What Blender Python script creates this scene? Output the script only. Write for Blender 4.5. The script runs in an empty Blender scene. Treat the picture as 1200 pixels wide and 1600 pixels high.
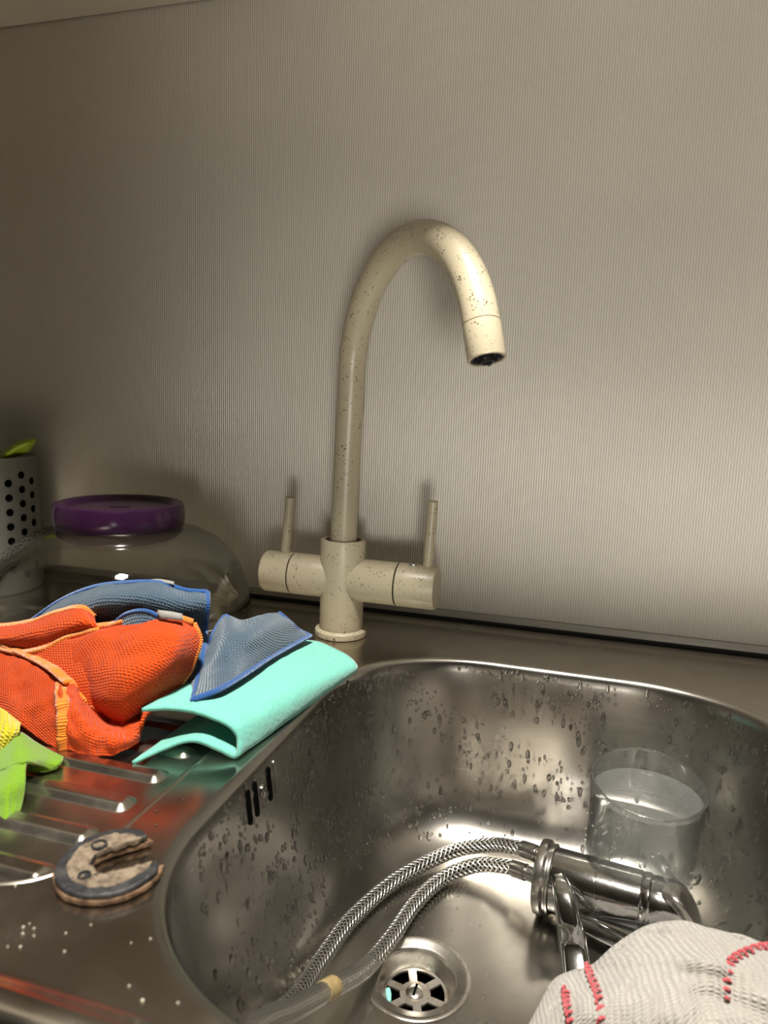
import bpy, bmesh, math, random
from mathutils import Vector, Matrix, noise

random.seed(7)
scene = bpy.context.scene
C = scene.collection
PI = math.pi

# ------------------------------------------------------------------ camera
F_PX, PITCH, YAW, ROLL = 1109.0, math.radians(8.5), math.radians(15.96), math.radians(2.08)
CAM_LOC = Vector((0.211, -0.686, 0.2125))
fw = Vector((-math.sin(YAW) * math.cos(PITCH), math.cos(YAW) * math.cos(PITCH), -math.sin(PITCH)))
r0 = Vector((math.cos(YAW), math.sin(YAW), 0))
u0 = r0.cross(fw)
rt = math.cos(ROLL) * r0 + math.sin(ROLL) * u0
up = -math.sin(ROLL) * r0 + math.cos(ROLL) * u0
cd = bpy.data.cameras.new('camera')
cam = bpy.data.objects.new('camera', cd)
C.objects.link(cam)
cam.matrix_world = Matrix(((rt.x, up.x, -fw.x, CAM_LOC.x), (rt.y, up.y, -fw.y, CAM_LOC.y),
                           (rt.z, up.z, -fw.z, CAM_LOC.z), (0, 0, 0, 1)))
cd.sensor_fit = 'VERTICAL'
cd.sensor_height = 36.0
cd.sensor_width = 27.0
cd.lens = F_PX / 1600.0 * 36.0
cd.clip_start = 0.01
cd.dof.use_dof = True
cd.dof.focus_distance = 0.56
cd.dof.aperture_fstop = 9.0
scene.camera = cam
scene.cycles.transparent_max_bounces = 32

# ------------------------------------------------------------------ world and light
w = bpy.data.worlds.new('night_room')
scene.world = w
w.use_nodes = True
w.node_tree.nodes['Background'].inputs[0].default_value = (1.0, 0.9, 0.75, 1)
w.node_tree.nodes['Background'].inputs[1].default_value = 0.032

def area_light(name, loc, target, size, size_y, power, color):
    ld = bpy.data.lights.new(name, 'AREA')
    ld.shape = 'RECTANGLE'
    ld.size = size
    ld.size_y = size_y
    ld.energy = power
    ld.color = color
    o = bpy.data.objects.new(name, ld)
    C.objects.link(o)
    o.location = loc
    d = Vector(target) - Vector(loc)
    o.rotation_euler = d.to_track_quat('-Z', 'Y').to_euler()
    return o

area_light('ceiling_lamp_light', (0.20, -0.66, 1.50), (0.20, -0.60, 0.0), 0.17, 0.17, 72, (1.0, 0.95, 0.86))

def spot_light(name, loc, target, power, angle, blend, radius, color):
    ld = bpy.data.lights.new(name, 'SPOT')
    ld.energy = power
    ld.spot_size = math.radians(angle)
    ld.spot_blend = blend
    ld.shadow_soft_size = radius
    ld.color = color
    o = bpy.data.objects.new(name, ld)
    C.objects.link(o)
    o.location = loc
    o.rotation_euler = (Vector(target) - Vector(loc)).to_track_quat('-Z', 'Y').to_euler()
    return o

spot_light('basin_bounce_fill', (0.48, -1.35, 0.01), (0.33, 0.0, 0.40), 47, 50, 1.0, 0.13, (1.0, 0.955, 0.88))  # added spot standing in for light bounced up off the steel basin

vs = scene.view_settings
vs.view_transform = 'Standard'
vs.look = 'None'
vs.gamma = 1.0
vs.use_curve_mapping = False
vs.exposure = 0.0

# ------------------------------------------------------------------ materials
def new_mat(name):
    m = bpy.data.materials.new(name)
    m.use_nodes = True
    return m, m.node_tree.nodes, m.node_tree.links, m.node_tree.nodes['Principled BSDF']

def mat(name, col, rough=0.5, metal=0.0, noise_scale=None, noise_amt=0.25, bump=0.0, bump_scale=200.0, **kw):
    m, n, l, b = new_mat(name)
    b.inputs['Base Color'].default_value = (*col, 1)
    b.inputs['Roughness'].default_value = rough
    b.inputs['Metallic'].default_value = metal
    for k, v in kw.items():
        b.inputs[k.replace('_', ' ')].default_value = v
    tc = n.new('ShaderNodeTexCoord')
    if noise_scale:
        t = n.new('ShaderNodeTexNoise')
        t.inputs['Scale'].default_value = noise_scale
        t.inputs['Detail'].default_value = 5
        l.new(tc.outputs['Object'], t.inputs['Vector'])
        r = n.new('ShaderNodeValToRGB')
        r.color_ramp.elements[0].position = 0.3
        r.color_ramp.elements[1].position = 0.7
        r.color_ramp.elements[0].color = (*[c * (1 - noise_amt) for c in col], 1)
        r.color_ramp.elements[1].color = (*[min(1, c * (1 + noise_amt)) for c in col], 1)
        l.new(t.outputs['Fac'], r.inputs['Fac'])
        l.new(r.outputs['Color'], b.inputs['Base Color'])
    if bump:
        t = n.new('ShaderNodeTexNoise')
        t.inputs['Scale'].default_value = bump_scale
        t.inputs['Detail'].default_value = 4
        l.new(tc.outputs['Object'], t.inputs['Vector'])
        bp = n.new('ShaderNodeBump')
        bp.inputs['Strength'].default_value = bump
        bp.inputs['Distance'].default_value = 0.001
        l.new(t.outputs['Fac'], bp.inputs['Height'])
        l.new(bp.outputs['Normal'], b.inputs['Normal'])
    return m

def steel_mat(name, col, r_lo, r_hi, stretch=(1, 1, 1)):
    m, n, l, b = new_mat(name)
    b.inputs['Metallic'].default_value = 1.0
    tc = n.new('ShaderNodeTexCoord')
    mp = n.new('ShaderNodeMapping')
    mp.inputs['Scale'].default_value = stretch
    l.new(tc.outputs['Object'], mp.inputs['Vector'])
    t = n.new('ShaderNodeTexNoise')
    t.inputs['Scale'].default_value = 14
    t.inputs['Detail'].default_value = 8
    t.inputs['Roughness'].default_value = 0.65
    l.new(mp.outputs['Vector'], t.inputs['Vector'])
    mr = n.new('ShaderNodeMapRange')
    mr.inputs['From Min'].default_value = 0.35
    mr.inputs['From Max'].default_value = 0.7
    mr.inputs['To Min'].default_value = r_lo
    mr.inputs['To Max'].default_value = r_hi
    l.new(t.outputs['Fac'], mr.inputs['Value'])
    l.new(mr.outputs['Result'], b.inputs['Roughness'])
    t2 = n.new('ShaderNodeTexNoise')
    t2.inputs['Scale'].default_value = 38
    t2.inputs['Detail'].default_value = 6
    l.new(tc.outputs['Object'], t2.inputs['Vector'])
    r = n.new('ShaderNodeValToRGB')
    r.color_ramp.elements[0].position = 0.3
    r.color_ramp.elements[1].position = 0.75
    r.color_ramp.elements[0].color = (*[c * 0.92 for c in col], 1)
    r.color_ramp.elements[1].color = (*[c * 1.08 for c in col], 1)
    l.new(t2.outputs['Fac'], r.inputs['Fac'])
    l.new(r.outputs['Color'], b.inputs['Base Color'])
    # very fine brushing scratches
    mp2 = n.new('ShaderNodeMapping')
    mp2.inputs['Scale'].default_value = (40, 900, 900)
    l.new(tc.outputs['Object'], mp2.inputs['Vector'])
    t3 = n.new('ShaderNodeTexNoise')
    t3.inputs['Scale'].default_value = 1.0
    t3.inputs['Detail'].default_value = 3
    l.new(mp2.outputs['Vector'], t3.inputs['Vector'])
    bp = n.new('ShaderNodeBump')
    bp.inputs['Strength'].default_value = 0.03
    bp.inputs['Distance'].default_value = 0.0005
    l.new(t3.outputs['Fac'], bp.inputs['Height'])
    l.new(bp.outputs['Normal'], b.inputs['Normal'])
    return m

def faucet_mat():
    m, n, l, b = new_mat('cream_granite_paint')
    tc = n.new('ShaderNodeTexCoord')
    v = n.new('ShaderNodeTexVoronoi')
    v.inputs['Scale'].default_value = 420
    l.new(tc.outputs['Object'], v.inputs['Vector'])
    nz = n.new('ShaderNodeTexNoise')
    nz.inputs['Scale'].default_value = 120
    l.new(tc.outputs['Object'], nz.inputs['Vector'])
    ad = n.new('ShaderNodeMath')
    ad.operation = 'MULTIPLY_ADD'
    ad.inputs[1].default_value = -0.9
    ad.inputs[2].default_value = 0.60
    l.new(nz.outputs['Fac'], ad.inputs[0])
    lt = n.new('ShaderNodeMath')
    lt.operation = 'LESS_THAN'
    l.new(v.outputs['Distance'], lt.inputs[0])
    l.new(ad.outputs['Value'], lt.inputs[1])
    mx = n.new('ShaderNodeMix')
    mx.data_type = 'RGBA'
    mx.inputs['A'].default_value = (0.43, 0.375, 0.265, 1)
    mx.inputs['B'].default_value = (0.13, 0.10, 0.06, 1)
    l.new(lt.outputs['Value'], mx.inputs['Factor'])
    l.new(mx.outputs['Result'], b.inputs['Base Color'])
    b.inputs['Roughness'].default_value = 0.36
    return m

def cloth_mat(name, col, per_u, per_v, strength, dark=0.55, fuzz=0.3, mode='MULTIPLY', nscale=700):
    """woven microfibre: colour plus wave relief laid out in cloth coordinates (metres)"""
    m, n, l, b = new_mat(name)
    b.inputs['Roughness'].default_value = 0.9
    b.inputs['Sheen Weight'].default_value = fuzz
    b.inputs['Specular IOR Level'].default_value = 0.15
    uv = n.new('ShaderNodeUVMap')
    uv.uv_map = 'UVMap'
    tc = n.new('ShaderNodeTexCoord')
    dist = n.new('ShaderNodeTexNoise')
    dist.inputs['Scale'].default_value = 350
    dist.inputs['Detail'].default_value = 2
    l.new(tc.outputs['Object'], dist.inputs['Vector'])
    va = n.new('ShaderNodeVectorMath')
    va.operation = 'MULTIPLY_ADD'
    va.inputs[1].default_value = (0.0012, 0.0012, 0)
    l.new(dist.outputs['Color'], va.inputs[0])
    l.new(uv.outputs['UV'], va.inputs[2])
    outs = []
    sep = n.new('ShaderNodeSeparateXYZ')
    l.new(va.outputs['Vector'], sep.inputs['Vector'])
    for ax, per in (('X', per_u), ('Y', per_v)):
        if not per:
            continue
        mu = n.new('ShaderNodeMath')
        mu.operation = 'MULTIPLY'
        mu.inputs[1].default_value = 2 * PI / per
        l.new(sep.outputs[ax], mu.inputs[0])
        s = n.new('ShaderNodeMath')
        s.operation = 'SINE'
        l.new(mu.outputs['Value'], s.inputs[0])
        h = n.new('ShaderNodeMath')
        h.operation = 'MULTIPLY_ADD'
        h.inputs[1].default_value = 0.5
        h.inputs[2].default_value = 0.5
        l.new(s.outputs['Value'], h.inputs[0])
        outs.append(h.outputs['Value'])
    if len(outs) == 2:
        c = n.new('ShaderNodeMath')
        c.operation = mode
        l.new(outs[0], c.inputs[0])
        l.new(outs[1], c.inputs[1])
        height = c.outputs['Value']
    elif outs:
        height = outs[0]
    else:
        height = None
    nz = n.new('ShaderNodeTexNoise')
    nz.inputs['Scale'].default_value = nscale
    nz.inputs['Detail'].default_value = 3
    l.new(tc.outputs['Object'], nz.inputs['Vector'])
    if height is not None:
        mixh = n.new('ShaderNodeMath')
        mixh.operation = 'MULTIPLY_ADD'
        mixh.inputs[1].default_value = 0.5
        l.new(nz.outputs['Fac'], mixh.inputs[0])
        l.new(height, mixh.inputs[2])
        height = mixh.outputs['Value']
    else:
        height = nz.outputs['Fac']
    bp = n.new('ShaderNodeBump')
    bp.inputs['Strength'].default_value = strength
    bp.inputs['Distance'].default_value = 0.0012
    l.new(height, bp.inputs['Height'])
    l.new(bp.outputs['Normal'], b.inputs['Normal'])
    r = n.new('ShaderNodeValToRGB')
    r.color_ramp.elements[0].position = 0.1
    r.color_ramp.elements[1].position = 0.75
    r.color_ramp.elements[0].color = (*[c * dark for c in col], 1)
    r.color_ramp.elements[1].color = (*col, 1)
    l.new(height, r.inputs['Fac'])
    l.new(r.outputs['Color'], b.inputs['Base Color'])
    return m

def braid_mat(name='braided_steel', strands=8, per=0.0044, dark=0.08, bump=0.9):
    m, n, l, b = new_mat(name)
    b.inputs['Metallic'].default_value = 1.0
    b.inputs['Roughness'].default_value = 0.28
    uv = n.new('ShaderNodeUVMap')
    uv.uv_map = 'UVMap'
    sep = n.new('ShaderNodeSeparateXYZ')
    l.new(uv.outputs['UV'], sep.inputs['Vector'])
    waves = []
    for sgn in (1, -1):
        a = n.new('ShaderNodeMath')
        a.operation = 'MULTIPLY'
        a.inputs[1].default_value = sgn * 2 * PI * strands
        l.new(sep.outputs['X'], a.inputs[0])
        c = n.new('ShaderNodeMath')
        c.operation = 'MULTIPLY_ADD'
        c.inputs[1].default_value = 2 * PI / per
        l.new(sep.outputs['Y'], c.inputs[0])
        l.new(a.outputs['Value'], c.inputs[2])
        s = n.new('ShaderNodeMath')
        s.operation = 'SINE'
        l.new(c.outputs['Value'], s.inputs[0])
        waves.append(s.outputs['Value'])
    p = n.new('ShaderNodeMath')
    p.operation = 'MAXIMUM'
    l.new(waves[0], p.inputs[0])
    l.new(waves[1], p.inputs[1])
    bp = n.new('ShaderNodeBump')
    bp.inputs['Strength'].default_value = bump
    bp.inputs['Distance'].default_value = 0.0008
    l.new(p.outputs['Value'], bp.inputs['Height'])
    l.new(bp.outputs['Normal'], b.inputs['Normal'])
    mr = n.new('ShaderNodeValToRGB')
    mr.color_ramp.elements[0].color = (dark, dark * 0.95, dark * 0.85, 1)
    mr.color_ramp.elements[1].color = (0.72, 0.70, 0.66, 1)
    mr.color_ramp.elements[0].position = 0.0
    mr.color_ramp.elements[1].position = 0.5
    l.new(p.outputs['Value'], mr.inputs['Fac'])
    l.new(mr.outputs['Color'], b.inputs['Base Color'])
    return m

def stain_mat(name, base, stain, scale, lo, hi, rough=0.7, metal=0.0, bump=0.6):
    m, n, l, b = new_mat(name)
    tc = n.new('ShaderNodeTexCoord')
    t = n.new('ShaderNodeTexNoise')
    t.inputs['Scale'].default_value = scale
    t.inputs['Detail'].default_value = 8
    t.inputs['Roughness'].default_value = 0.7
    l.new(tc.outputs['Object'], t.inputs['Vector'])
    r = n.new('ShaderNodeValToRGB')
    r.color_ramp.elements[0].position = lo
    r.color_ramp.elements[1].position = hi
    r.color_ramp.elements[0].color = (*base, 1)
    r.color_ramp.elements[1].color = (*stain, 1)
    l.new(t.outputs['Fac'], r.inputs['Fac'])
    l.new(r.outputs['Color'], b.inputs['Base Color'])
    b.inputs['Roughness'].default_value = rough
    b.inputs['Metallic'].default_value = metal
    bp = n.new('ShaderNodeBump')
    bp.inputs['Strength'].default_value = bump
    bp.inputs['Distance'].default_value = 0.001
    l.new(t.outputs['Fac'], bp.inputs['Height'])
    l.new(bp.outputs['Normal'], b.inputs['Normal'])
    return m

def glass_mat(name, col, ior, body=0.0, power=4.0, cloud=0.0, edge=0.75):
    """clear glass: see-through with mirror reflections that grow at grazing angles; body adds true refraction"""
    m, n, l, b = new_mat(name)
    out = n['Material Output']
    n.remove(b)
    tr = n.new('ShaderNodeBsdfTransparent')
    tr.inputs['Color'].default_value = (*col, 1)
    base = tr.outputs['BSDF']
    if body:
        rf = n.new('ShaderNodeBsdfRefraction')
        rf.inputs['IOR'].default_value = ior
        rf.inputs['Roughness'].default_value = 0.0
        rf.inputs['Color'].default_value = (*col, 1)
        mb = n.new('ShaderNodeMixShader')
        mb.inputs['Fac'].default_value = body
        l.new(base, mb.inputs[1])
        l.new(rf.outputs['BSDF'], mb.inputs[2])
        base = mb.outputs['Shader']
    if cloud:
        df = n.new('ShaderNodeBsdfDiffuse')
        df.inputs['Color'].default_value = (0.75, 0.78, 0.77, 1)
        tl_ = n.new('ShaderNodeBsdfTranslucent')
        tl_.inputs['Color'].default_value = (0.75, 0.78, 0.77, 1)
        mt = n.new('ShaderNodeMixShader')
        mt.inputs['Fac'].default_value = 0.5
        l.new(df.outputs['BSDF'], mt.inputs[1])
        l.new(tl_.outputs['BSDF'], mt.inputs[2])
        mc = n.new('ShaderNodeMixShader')
        mc.inputs['Fac'].default_value = cloud
        l.new(base, mc.inputs[1])
        l.new(mt.outputs['Shader'], mc.inputs[2])
        base = mc.outputs['Shader']
    gs = n.new('ShaderNodeBsdfGlossy')
    gs.inputs['Roughness'].default_value = 0.03
    lw = n.new('ShaderNodeLayerWeight')
    lw.inputs['Blend'].default_value = 0.5
    pw = n.new('ShaderNodeMath')
    pw.operation = 'POWER'
    pw.inputs[1].default_value = power
    l.new(lw.outputs['Facing'], pw.inputs[0])
    fr = n.new('ShaderNodeMath')
    fr.operation = 'MULTIPLY_ADD'
    f0 = ((ior - 1) / (ior + 1)) ** 2
    fr.inputs[1].default_value = edge * (1 - f0)
    fr.inputs[2].default_value = f0
    l.new(pw.outputs['Value'], fr.inputs[0])
    mx = n.new('ShaderNodeMixShader')
    l.new(fr.outputs['Value'], mx.inputs['Fac'])
    l.new(base, mx.inputs[1])
    l.new(gs.outputs['BSDF'], mx.inputs[2])
    l.new(mx.outputs['Shader'], out.inputs['Surface'])
    return m

M = {
    'panel': mat('ribbed_panel_grey', (0.60, 0.57, 0.50), 0.38, 0.35, noise_scale=6, noise_amt=0.05),
    'shade_strip': mat('panel_shade_grey', (0.30, 0.28, 0.24), 0.45, 0.4, noise_scale=20, noise_amt=0.1),
    'gap': mat('gap_shade_black', (0.012, 0.011, 0.010), 0.8),
    'cabinet': mat('cabinet_beige', (0.55, 0.50, 0.42), 0.5, noise_scale=8, noise_amt=0.05),
    'steel': steel_mat('brushed_steel_deck', (0.50, 0.46, 0.40), 0.16, 0.30),
    'basin': steel_mat('satin_steel_basin', (0.39, 0.37, 0.335), 0.21, 0.29),
    'drain': steel_mat('drain_steel', (0.60, 0.57, 0.52), 0.18, 0.34),
    'chrome': mat('worn_chrome', (0.62, 0.62, 0.62), 0.10, 1.0, noise_scale=60, noise_amt=0.2, bump=0.06, bump_scale=500),
    'chrome_dull': mat('dull_chrome', (0.50, 0.48, 0.45), 0.25, 1.0, noise_scale=80, noise_amt=0.3, bump=0.1, bump_scale=400),
    'braid': braid_mat(),
    'sleeve': braid_mat('tight_braided_steel', 10, 0.0028, 0.18, 0.6),
    'sticker': stain_mat('yellowed_sticker', (0.30, 0.23, 0.10), (0.16, 0.10, 0.04), 160, 0.4, 0.7, 0.6, bump=0.1),
    'faucet': faucet_mat(),
    'black': mat('black_plastic', (0.012, 0.012, 0.012), 0.35),
    'dark': mat('dark_opening', (0.003, 0.003, 0.003), 1.0, Specular_IOR_Level=0.0),
    'glass': glass_mat('clear_glass', (0.98, 0.988, 0.985), 1.5, power=2.4, edge=0.95, cloud=0.03),
    'bowl_glass': glass_mat('clear_bowl_glass', (0.93, 0.93, 0.905), 1.55, power=2.0, edge=0.9),
    'water': glass_mat('water', (1, 1, 1), 1.33, cloud=0.13, power=2.0, edge=0.9),
    'glass_rim': mat('polished_glass_rim', (0.95, 0.97, 0.96), 0.03, Transmission_Weight=1.0, IOR=1.5),
    'drops': mat('water_drops', (1, 1, 1), 0.02, Transmission_Weight=1.0, IOR=1.33),
    'purple': mat('purple_plastic', (0.020, 0.0045, 0.021), 0.2, noise_scale=40, noise_amt=0.1),
    'holder': mat('grey_perforated_metal', (0.26, 0.255, 0.24), 0.42, 0.5, noise_scale=30, noise_amt=0.1),
    'lime': mat('lime_plastic', (0.30, 0.42, 0.02), 0.4, noise_scale=30, noise_amt=0.1),
    'orange': cloth_mat('orange_microfibre', (0.60, 0.062, 0.004), 0.0026, 0.0019, 0.9, 0.62, fuzz=0.08),
    'orange_hem': cloth_mat('orange_hem_stitch', (0.74, 0.185, 0.015), None, 0.0016, 0.7, 0.75),
    'blue': cloth_mat('blue_microfibre', (0.060, 0.105, 0.155), 0.0022, 0.0022, 0.8, 0.45),
    'blue_hem': cloth_mat('blue_hem_stitch', (0.012, 0.075, 0.26), None, 0.0014, 0.6, 0.6),
    'teal': cloth_mat('mint_sponge_cloth', (0.14, 0.43, 0.36), None, None, 0.45, 0.80, nscale=300),
    'yellow': cloth_mat('yellow_microfibre', (0.50, 0.42, 0.01), 0.0028, 0.0024, 0.9, 0.65),
    'green': cloth_mat('green_felt', (0.13, 0.26, 0.01), None, None, 0.5, 0.75),
    'rag': cloth_mat('white_knit_cotton', (0.36, 0.335, 0.30), 0.0034, 0.0022, 0.8, 0.72),
    'red': cloth_mat('red_stitch_yarn', (0.42, 0.075, 0.085), None, 0.0020, 0.5, 0.7),
    'tag': mat('white_cloth_tag', (0.20, 0.195, 0.18), 0.8, noise_scale=300, noise_amt=0.1),
    'rust': stain_mat('rusty_steel', (0.045, 0.018, 0.007), (0.20, 0.12, 0.065), 130, 0.38, 0.62, 0.75, 0.3),
    'lime_scale': stain_mat('limescale_tan', (0.19, 0.145, 0.10), (0.03, 0.018, 0.011), 150, 0.42, 0.66, 0.9),
    'rubber': stain_mat('black_rubber', (0.010, 0.011, 0.013), (0.06, 0.055, 0.05), 120, 0.5, 0.85, 0.55, bump=0.3),
    'crumb': mat('pale_crumb', (0.38, 0.35, 0.28), 0.8, noise_scale=300, noise_amt=0.2),
    'crumb_dark': mat('dark_crumb', (0.05, 0.04, 0.03), 0.8),
    'rust_stain': stain_mat('rust_stained_strainer', (0.50, 0.47, 0.42), (0.22, 0.11, 0.045), 90, 0.48, 0.75, 0.35, 0.9, bump=0.1),
    'scrap': mat('teal_scrap', (0.20, 0.52, 0.46), 0.6, noise_scale=200, noise_amt=0.2),
    'counter': mat('dark_worktop', (0.10, 0.085, 0.07), 0.4, noise_scale=60, noise_amt=0.3),
    'room_wall': mat('room_wall_paint', (0.16, 0.145, 0.12), 0.9, noise_scale=3, noise_amt=0.05),
    'room_floor': mat('room_floor_tile', (0.16, 0.12, 0.085), 0.5, noise_scale=6, noise_amt=0.2),
    'door_dark': mat('dark_doorway', (0.03, 0.027, 0.025), 0.8),
    'oak': mat('honey_oak', (0.46, 0.27, 0.07), 0.5, noise_scale=10, noise_amt=0.2),
}

# ------------------------------------------------------------------ helpers
def finish(name, verts, faces, material, parent=None, uvs=None, smooth=True, sharp=35.0, weighted=False):
    me = bpy.data.meshes.new(name)
    me.from_pydata([tuple(v) for v in verts], [], faces)
    me.update()
    if uvs is not None:
        lay = me.uv_layers.new(name='UVMap')
        for lp in me.loops:
            lay.data[lp.index].uv = uvs[lp.vertex_index]
    if smooth:
        for p in me.polygons:
            p.use_smooth = True
        me.set_sharp_from_angle(angle=math.radians(sharp))
    me.materials.append(M[material] if isinstance(material, str) else material)
    o = bpy.data.objects.new(name, me)
    C.objects.link(o)
    if parent is not None:
        o.parent = parent
        o.matrix_parent_inverse = parent.matrix_world.inverted()
    if weighted:
        wn = o.modifiers.new('weighted', 'WEIGHTED_NORMAL')
        wn.keep_sharp = True
        wn.weight = 100
    return o

def from_bm(name, bm, material, parent=None, **kw):
    bm.verts.index_update()
    vs_ = [v.co.copy() for v in bm.verts]
    fs_ = [[v.index for v in f.verts] for f in bm.faces]
    bm.free()
    return finish(name, vs_, fs_, material, parent, **kw)

def thing(name, label, cat, loc=(0, 0, 0), group=None):
    o = bpy.data.objects.new(name, None)
    o.empty_display_size = 0.02
    C.objects.link(o)
    o.location = loc
    bpy.context.view_layer.update()
    tag(o, label, cat, group)
    return o

def tag(o, label, cat, group=None):
    o['label'] = label
    o['category'] = cat
    if group:
        o['group'] = group
    return o

def struct(o):
    o['kind'] = 'structure'
    return o

def box_data(x0, x1, y0, y1, z0, z1):
    v = [(x0, y0, z0), (x1, y0, z0), (x1, y1, z0), (x0, y1, z0), (x0, y0, z1), (x1, y0, z1), (x1, y1, z1), (x0, y1, z1)]
    f = [(3, 2, 1, 0), (4, 5, 6, 7), (0, 1, 5, 4), (1, 2, 6, 5), (2, 3, 7, 6), (3, 0, 4, 7)]
    return v, f

def box(name, x0, x1, y0, y1, z0, z1, material, parent=None, bevel=0.0):
    v, f = box_data(x0, x1, y0, y1, z0, z1)
    o = finish(name, v, f, material, parent, smooth=False)
    if bevel:
        bv = o.modifiers.new('bevel', 'BEVEL')
        bv.width = bevel
        bv.segments = 2
    return o

def cr(p0, p1, p2, p3, t):
    return 0.5 * ((2 * p1) + (p2 - p0) * t + (2 * p0 - 5 * p1 + 4 * p2 - p3) * t * t + (3 * p1 - p0 - 3 * p2 + p3) * t * t * t)

def spline(pts, n):
    """n+1 points along a Catmull-Rom curve"""
    P = [Vector(p) for p in pts]
    P = [2 * P[0] - P[1]] + P + [2 * P[-1] - P[-2]]
    segs = len(P) - 3
    out = []
    for i in range(n + 1):
        s = i / n * segs
        k = min(int(s), segs - 1)
        out.append(cr(P[k], P[k + 1], P[k + 2], P[k + 3], s - k))
    return out

def frames(pts):
    """parallel transport frames"""
    T = []
    for i in range(len(pts)):
        a = pts[max(i - 1, 0)]
        b = pts[min(i + 1, len(pts) - 1)]
        T.append((b - a).normalized())
    ref = Vector((0, 0, 1)) if abs(T[0].z) < 0.9 else Vector((1, 0, 0))
    N = [(ref - ref.dot(T[0]) * T[0]).normalized()]
    for i in range(1, len(pts)):
        v = N[-1] - N[-1].dot(T[i]) * T[i]
        N.append(v.normalized())
    return T, N

def tube_data(pts, radius, n=16, flat=1.0, caps=True):
    """swept tube; radius a number or a list per point; uv = (turn, metres along)"""
    T, N = frames(pts)
    v, f, uv = [], [], []
    s = 0.0
    for i, p in enumerate(pts):
        if i:
            s += (pts[i] - pts[i - 1]).length
        B = T[i].cross(N[i])
        rr = radius[i] if isinstance(radius, (list, tuple)) else radius
        for k in range(n + 1):
            a = 2 * PI * k / n
            v.append(p + rr * (math.cos(a) * N[i] * flat + math.sin(a) * B))
            uv.append((k / n, s))
    m = n + 1
    for i in range(len(pts) - 1):
        for k in range(n):
            f.append((i * m + k, i * m + k + 1, (i + 1) * m + k + 1, (i + 1) * m + k))
    if caps:
        f.append(tuple(reversed(range(0, n))))
        b = (len(pts) - 1) * m
        f.append(tuple(b + k for k in range(n)))
    return v, f, uv

def tube(name, pts, radius, material, parent=None, n=16, flat=1.0, sharp=40):
    v, f, uv = tube_data(pts, radius, n, flat)
    # a tiny tag on the handedness: tube faces point outwards
    return finish(name, v, f, material, parent, uvs=uv, sharp=sharp)

def lathe_data(profile, n=48, center=(0, 0, 0), axis=(0, 0, 1), ang0=0.0):
    """profile of (radius, height) revolved about axis through center"""
    A = Vector(axis).normalized()
    ref = Vector((1, 0, 0)) if abs(A.x) < 0.9 else Vector((0, 1, 0))
    X = (ref - ref.dot(A) * A).normalized()
    Y = A.cross(X)
    c = Vector(center)
    v, f, rings = [], [], []
    for r, h in profile:
        if r < 1e-7:
            rings.append([len(v)] * n)
            v.append(c + h * A)
        else:
            st = len(v)
            for k in range(n):
                a = ang0 + 2 * PI * k / n
                v.append(c + h * A + r * (math.cos(a) * X + math.sin(a) * Y))
            rings.append(list(range(st, st + n)))
    for i in range(len(profile) - 1):
        a, b = rings[i], rings[i + 1]
        for k in range(n):
            q = [a[k], a[(k + 1) % n], b[(k + 1) % n], b[k]]
            u = []
            for x in q:
                if x not in u:
                    u.append(x)
            if len(u) > 2:
                f.append(tuple(u))
    return v, f

def outward(v, f):
    bm = bmesh.new()
    vv = [bm.verts.new(p) for p in v]
    for q in f:
        try:
            bm.faces.new([vv[i] for i in q])
        except ValueError:
            pass
    bm.verts.index_update()
    bmesh.ops.recalc_face_normals(bm, faces=bm.faces)
    f2 = [tuple(x.index for x in q.verts) for q in bm.faces]
    bm.free()
    return v, f2

def lathe(name, profile, material, parent=None, n=48, center=(0, 0, 0), axis=(0, 0, 1), sharp=35):
    v, f = outward(*lathe_data(profile, n, center, axis))
    return finish(name, v, f, material, parent, sharp=sharp)

def wrinkle(p, wr, seed, wscale):
    q = p * wscale + Vector((seed, seed * 1.7, 0))
    return p + Vector((0.1, -0.6, 0.7)) * (noise.noise(q) * wr + noise.noise(q * 2.3) * wr * 0.45)

def patch_data(rows, nu, nv, wr=0.0, seed=0.0, wscale=40.0):
    """bicubic sheet through a grid of control points, uv in metres"""
    cols = [spline(r, nu) for r in rows]
    grid = []
    for j in range(nu + 1):
        grid.append(spline([c[j] for c in cols], nv))
    v, uv, f = [], [], []
    L = [[0.0] * (nv + 1) for _ in range(nu + 1)]
    for i in range(nv + 1):
        s = 0.0
        for j in range(nu + 1):
            if j:
                s += (grid[j][i] - grid[j - 1][i]).length
            L[j][i] = s
    for j in range(nu + 1):
        s = 0.0
        for i in range(nv + 1):
            if i:
                s += (grid[j][i] - grid[j][i - 1]).length
            p = grid[j][i].copy()
            if wr:
                p = wrinkle(p, wr, seed, wscale)
            v.append(p)
            uv.append((L[j][i], s))
    for j in range(nu):
        for i in range(nv):
            a = j * (nv + 1) + i
            f.append((a, a + 1, a + nv + 2, a + nv + 1))
    return v, f, uv

def join_data(parts):
    V, Fc, U = [], [], []
    for v, f, uv in parts:
        b = len(V)
        V += v
        U += uv
        Fc += [tuple(i + b for i in q) for q in f]
    return V, Fc, U

def cloth(name, parts, material, parent, thick=0.0016):
    v, f, uv = join_data(parts)
    o = finish(name, v, f, material, parent, uvs=uv, sharp=180)
    s = o.modifiers.new('thickness', 'SOLIDIFY')
    s.thickness = thick
    s.offset = 0
    return o

def hem(parent, pts, material, r=0.0026, n=60, name='hem', flat=0.7, disp=None):
    P = spline(pts, n)
    if disp:
        P = [wrinkle(p, *disp) for p in P]
    return tube(name, P, r, material, parent, n=8, flat=flat, sharp=180)

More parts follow.
